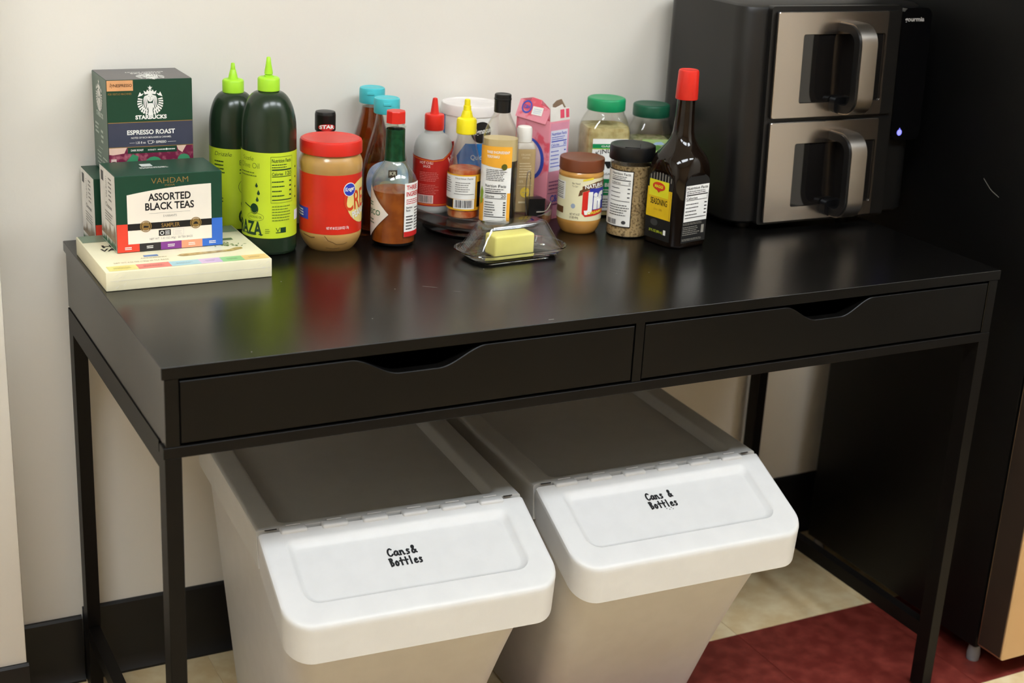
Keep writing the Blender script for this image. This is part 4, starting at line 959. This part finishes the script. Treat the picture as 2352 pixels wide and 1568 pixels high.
# green lidded square spice jar
GLID = mat('green_lid_plastic', (22, 146, 92), .4); DGLID = mat('dark_green_lid_plastic', (22, 86, 62), .4)
PALE = mat('pale_garlic_spice', (206, 192, 140), .85, rgb2=(176, 158, 104), vscale=60, bump=.3, bscale=300)
def square_jar(name, label, x, y, hw, zs, zl, lr, lt, rot, content, lidm, lvl):
    t = thing(name, label, 'jar', (x, y, ZD), face_cam(x, y)+rot)
    pr = [(0, hw*.93, hw*.93, 5), (0, hw*.93, hw*.93, 5), (.003, hw, hw, 5), (zs, hw, hw, 5), (zs+.004, hw*.99, hw*.99, 4.4), ((zs+zl)/2+.004, hw*.88, hw*.88, 3), (zl-.003, lr*.95, lr*.95, 2), (zl+.004, lr*.94, lr*.94, 2)]
    obj('jar', shell(pr, .0012, .003, 64, 1), PLAST, t)
    obj('spice', fill(pr, .0033, lvl, .0015, 64, 1), content, t)
    obj('lid', loft([(zl, lr-.0006), (zl+.001, lr), (lt-.003, lr), (lt-.001, lr-.001), (lt, lr-.0028), (lt-.0004, lr-.005)], 72, 0), lidm, t)
    return t, planeS((0, -hw, 0), (1, 0, 0), (0, 0, 1))
t, S = square_jar('square_spice_jar', 'clear square jar of pale spice with bright green lid', .884, .503, .0395, .142, .176, .0322, .1965, .28, PALE, GLID, .150)
d = Dec(); d.rect(-.030, .012, .031, .134); lb = d.build('label', S, .0006, WHITE, t)
d = Dec(); d.rect(-.030, .118, .031, .1255); d.build('green_strip', S, .0009, mat('print_emerald', (24, 140, 82), .4), lb)
d = Dec(); d.rect(-.030, .038, .031, .066); lg = d.build('green_panel', S, .0009, mat('print_emerald', (24, 140, 82), .4), lb)
d = Dec(); d.rect(-.030, .1168, .031, .118); d.build('lime_rule', S, .0009, mat('print_lime', (170, 206, 70), .4), lb)
d = Dec(); d.text("KINDER'S", .001, .1045, .0080, .050, .008, arch=.006); d.poly([(-.012, .096), (.012, .096), (.004, .090), (.002, .084), (-.002, .084), (-.006, .091)]); d.text('ORGANIC', .0, .073, .0035, .03, .01); d.bars(-.02, .02, .034, .016, 4); d.build('lettering', S, .0009, BLACK, lb)
d = Dec(); d.text('THE BLEND', .0, .053, .0065, .052, .02); d.bars(-.022, .022, .050, .042, 2); d.text('GARLIC', 0, .1203, .003, .03, .01); d.build('lettering', S, .0012, WHITE, lg)
t, S = square_jar('herb_jar', 'clear square jar with dark green lid and pale green label, against the air fryer', .9900, .5270, .0330, .132, .1570, .0318, .1780, .30, mat('green_flecked_spice', (186, 178, 140), .85, rgb2=(120, 130, 70), vscale=90), DGLID, .118)
d = Dec(); d.rect(-.022, .02, .031, .122); lb = d.build('label', S, .0006, mat('print_pale_green', (170, 198, 128), .45), t)
d = Dec(); d.poly([(-.014, .103), (-.004, .110), (.006, .112), (.020, .108), (.024, .103)]); d.build('hill_picture', S, .0009, mat('print_meadow', (92, 140, 70), .45), lb)
d = Dec(); d.poly([(-.006, .112), (.002, .117), (.012, .118), (.020, .113)]); d.build('sky_picture', S, .0009, mat('print_sky', (170, 196, 224), .45), lb)
d = Dec(); d.text('SPICY', .004, .091, .0095, .030, .0); d.text('RANCH', .004, .078, .0095, .034, .0); d.bars(-.016, .024, .07, .04, 4); d.build('lettering', S, .0009, mat('print_forest', (58, 96, 40), .45), lb)

# ---- tall dark seasoning sauce bottle with red cap
mg = thing('seasoning_sauce_bottle', 'tall dark brown sauce bottle with red cap and yellow label', 'bottle', (.9030, .2970, ZD), face_cam(.903, .297)-math.radians(43))
MGM = mat('dark_brown_sauce_glass', (24, 15, 9), .07, trans=.25, ior=1.45, var=.05)
def chsq(h, c, z):  # chamfered square ring, 16 pts
    pts = []
    for k in range(4):
        a = math.pi/2*k; ca, sa = math.cos(a), math.sin(a)
        for u, v in ((h, -h+c), (h, -h*.33), (h, h*.33), (h, h-c), (h-c*.5+.0008, h-c*.5+.0008)):
            pts.append(Vector((u*ca-v*sa, u*sa+v*ca, z)))
    return pts
def circ(r, z):
    base = chsq(1, .34, 0); return [Vector((v.x/math.hypot(v.x, v.y)*r, v.y/math.hypot(v.x, v.y)*r, z)) for v in base]
def mixr(h, c, r, k, z): return [a.lerp(b, k) for a, b in zip(chsq(h, c, z), circ(r, z))]
Hh, Cc = .0400, .014
rings = [chsq(Hh-.004, Cc, 0), chsq(Hh-.001, Cc, .0015), chsq(Hh, Cc, .005), chsq(Hh, Cc, .112), mixr(Hh, Cc, .0460, .25, .121), mixr(Hh*.97, Cc, .0440, .6, .132), circ(.0400, .142), circ(.0335, .150), circ(.0255, .159), circ(.0195, .169), circ(.0165, .180), circ(.0150, .205), circ(.0138, .231), circ(.0135, .236)]
bm = skin(bmesh.new(), rings); bmesh.ops.subdivide_edges(bm, edges=[e for e in bm.edges if e.verts[0].co.z > .1 and e.verts[1].co.z > .1], cuts=1, use_grid_fill=True, smooth=.6)
obj('bottle', bm, MGM, mg, ang=50)
obj('cap', loft([(.2300, .0172), (.2300, .0172), (.231, .0176), (.272, .0160), (.2745, .0152), (.2755, .0135), (.2750, .012)], 56, 0), RED_CAP, mg)
BLAB = mat('matte_black_label', (24, 24, 24), .45)
F = planeS((0, -Hh, 0), (1, 0, 0), (0, 0, 1)); S2 = planeS((Hh, 0, 0), (0, 1, 0), (0, 0, 1))
hw = Hh-Cc*.9
d = Dec(); d.poly([(-hw, .010), (hw, .010), (hw, .104)]+[(hw*math.cos(math.radians(a)), .104+.016*math.sin(math.radians(a))) for a in range(15, 166, 15)]+[(-hw, .104)]); lf = d.build('front_label', F, .0004, BLAB, mg)
d = Dec()
for k in range(8): u = -hw*.8+hw*1.6*k/7; d.rect(u-.0008, .104, u+.0008, .104+.013*math.cos(u/hw*1.2))
d.build('pale_stripes', F, .0007, mat('print_silver_grey', (150, 146, 136), .4), lf)
d = Dec(); d.rect(-hw, .044, hw-.0015, .091); yl_ = d.build('yellow_panel', F, .0007, mat('print_egg_yellow', (226, 188, 30), .4), lf)
d = Dec(); d.rect(-hw+.0035, .078, hw-.009, .104); d.build('bright_yellow_panel', F, .0010, mat('print_acid_yellow', (228, 222, 40), .4), lf)
d = Dec(); d.disc(-.003, .0945, .0135, .0068); d.poly([(-.008, .089), (.002, .089), (-.003, .0845)]); d.build('red_badge', F, .0013, mat('print_badge_red', (214, 60, 34), .4), lf)
d = Dec(); d.text('MAGGI', -.003, .0922, .0048, .018, .04); d.build('lettering', F, .0016, MATS['print_acid_yellow'], lf)
d = Dec(); d.text('SEASONING', -.001, .0655, .0098, .0365, .02); d.build('lettering', F, .0010, mat('print_umber', (56, 38, 22), .4), yl_)
d = Dec(); d.text('Since 1886', -.002, .0560, .0038, .018, -.01, shear=.3); d.rect(hw-.0045, .044, hw-.0038, .0905); d.build('lettering', F, .0010, mat('print_ochre', (166, 120, 30), .4), yl_)
d = Dec(); d.disc(-.008, .0360, .0080, .0055); d.build('drop_picture', F, .0007, mat('print_smoke', (62, 62, 62), .4), lf)
d = Dec(); d.text('27 FL OZ (800 mL)', -.003, .0205, .0040, .030, .01); d.build('lettering', F, .0007, mat('print_yellow_green', (190, 206, 50), .4), lf)
d = Dec(); d.rect(.0135, .0195, .0185, .0275); d.build('white_mark', F, .0007, WHITE, lf)
d = Dec(); d.poly([(-hw, .010), (hw, .010), (hw, .104)]+[(hw*math.cos(math.radians(a)), .104+.016*math.sin(math.radians(a))) for a in range(15, 166, 15)]+[(-hw, .104)]); l2 = d.build('side_label', S2, .0004, BLAB, mg)
d = Dec(); d.rect(-hw+.002, .044, hw-.001, .102); lw = d.build('white_panel', S2, .0007, WHITE, l2)
d = Dec(); nutrition(d, -hw+.003, .1015, hw*2-.005, .054, cal='1', rows=4); d.build('nutrition_panel', S2, .0010, BLACK, lw)
d = Dec(); d.bars(-hw+.002, hw-.002, .0425, .0385, 2); d.bars(-hw+.002, hw-.013, .037, .022, 5); d.bars(-hw+.002, hw-.006, .017, .013, 2); d.rect(hw-.011, .023, hw-.005, .036); d.build('small_print', S2, .0007, MATS['print_silver_grey'], l2)

# ================================================================== BUTTER DISH
bd = thing('butter_dish', 'clear glass butter dish with sloped lid covering a butter stick', 'butter dish', (.6095, .3005, ZD), math.radians(4.5))
def rr(hx, hy, r, z, n=6): return [Vector((x, y, z)) for x, y in rrect(-hx, -hy, hx, hy, r, n)]
obj('dish', skin(bmesh.new(), [rr(.066, .031, .018, .0), rr(.069, .034, .02, .0008), rr(.074, .037, .022, .006), rr(.0865, .0435, .034, .0135), rr(.0890, .0455, .036, .0155), rr(.0885, .0450, .036, .0168), rr(.0850, .0425, .034, .0165), rr(.0770, .0385, .024, .0095), rr(.0730, .0355, .020, .0045), rr(.066, .030, .016, .0040)]), GLASS, bd)
O = [(.0770, .0370, .016, .0108), (.0765, .0365, .016, .0130), (.0560, .0225, .012, .0500), (.0535, .0205, .011, .0530), (.0480, .0160, .009, .0545)]
I = [(.0455, .0140, .008, .0520), (.0515, .0190, .009, .0505), (.0538, .0208, .010, .0480), (.0735, .0340, .014, .0130), (.0735, .0340, .014, .0108)]
bm = bmesh.new()
bpy_r = [rr(*q) for q in O]+[rr(*q) for q in I]
R_ = [[bm.verts.new(v) for v in r] for r in bpy_r]; n = len(R_[0])
for a, b in zip(R_, R_[1:]+R_[:1]):
    if a is R_[4]: continue
    for i in range(n): bm.faces.new((a[i], a[(i+1) % n], b[(i+1) % n], b[i]))
bm.faces.new(R_[4]); bm.faces.new(list(reversed(R_[5])))
obj('lid', bm, thin('lid_glass', (251, 252, 251), .05, .5, .02, 2.6), bd, (0, 0, .0006))
bt = tag(obj('butter_stick', bx(-.036, -.0160, 0, .034, .0160, .033, bev=.004, seg=3), mat('pale_yellow_butter', (253, 240, 138), .4, var=.03)), 'pale yellow butter stick lying inside the glass butter dish', 'butter')
bt.location = (.6080, .2995, ZD+.0048); bt.rotation_euler = (0, 0, math.radians(4))
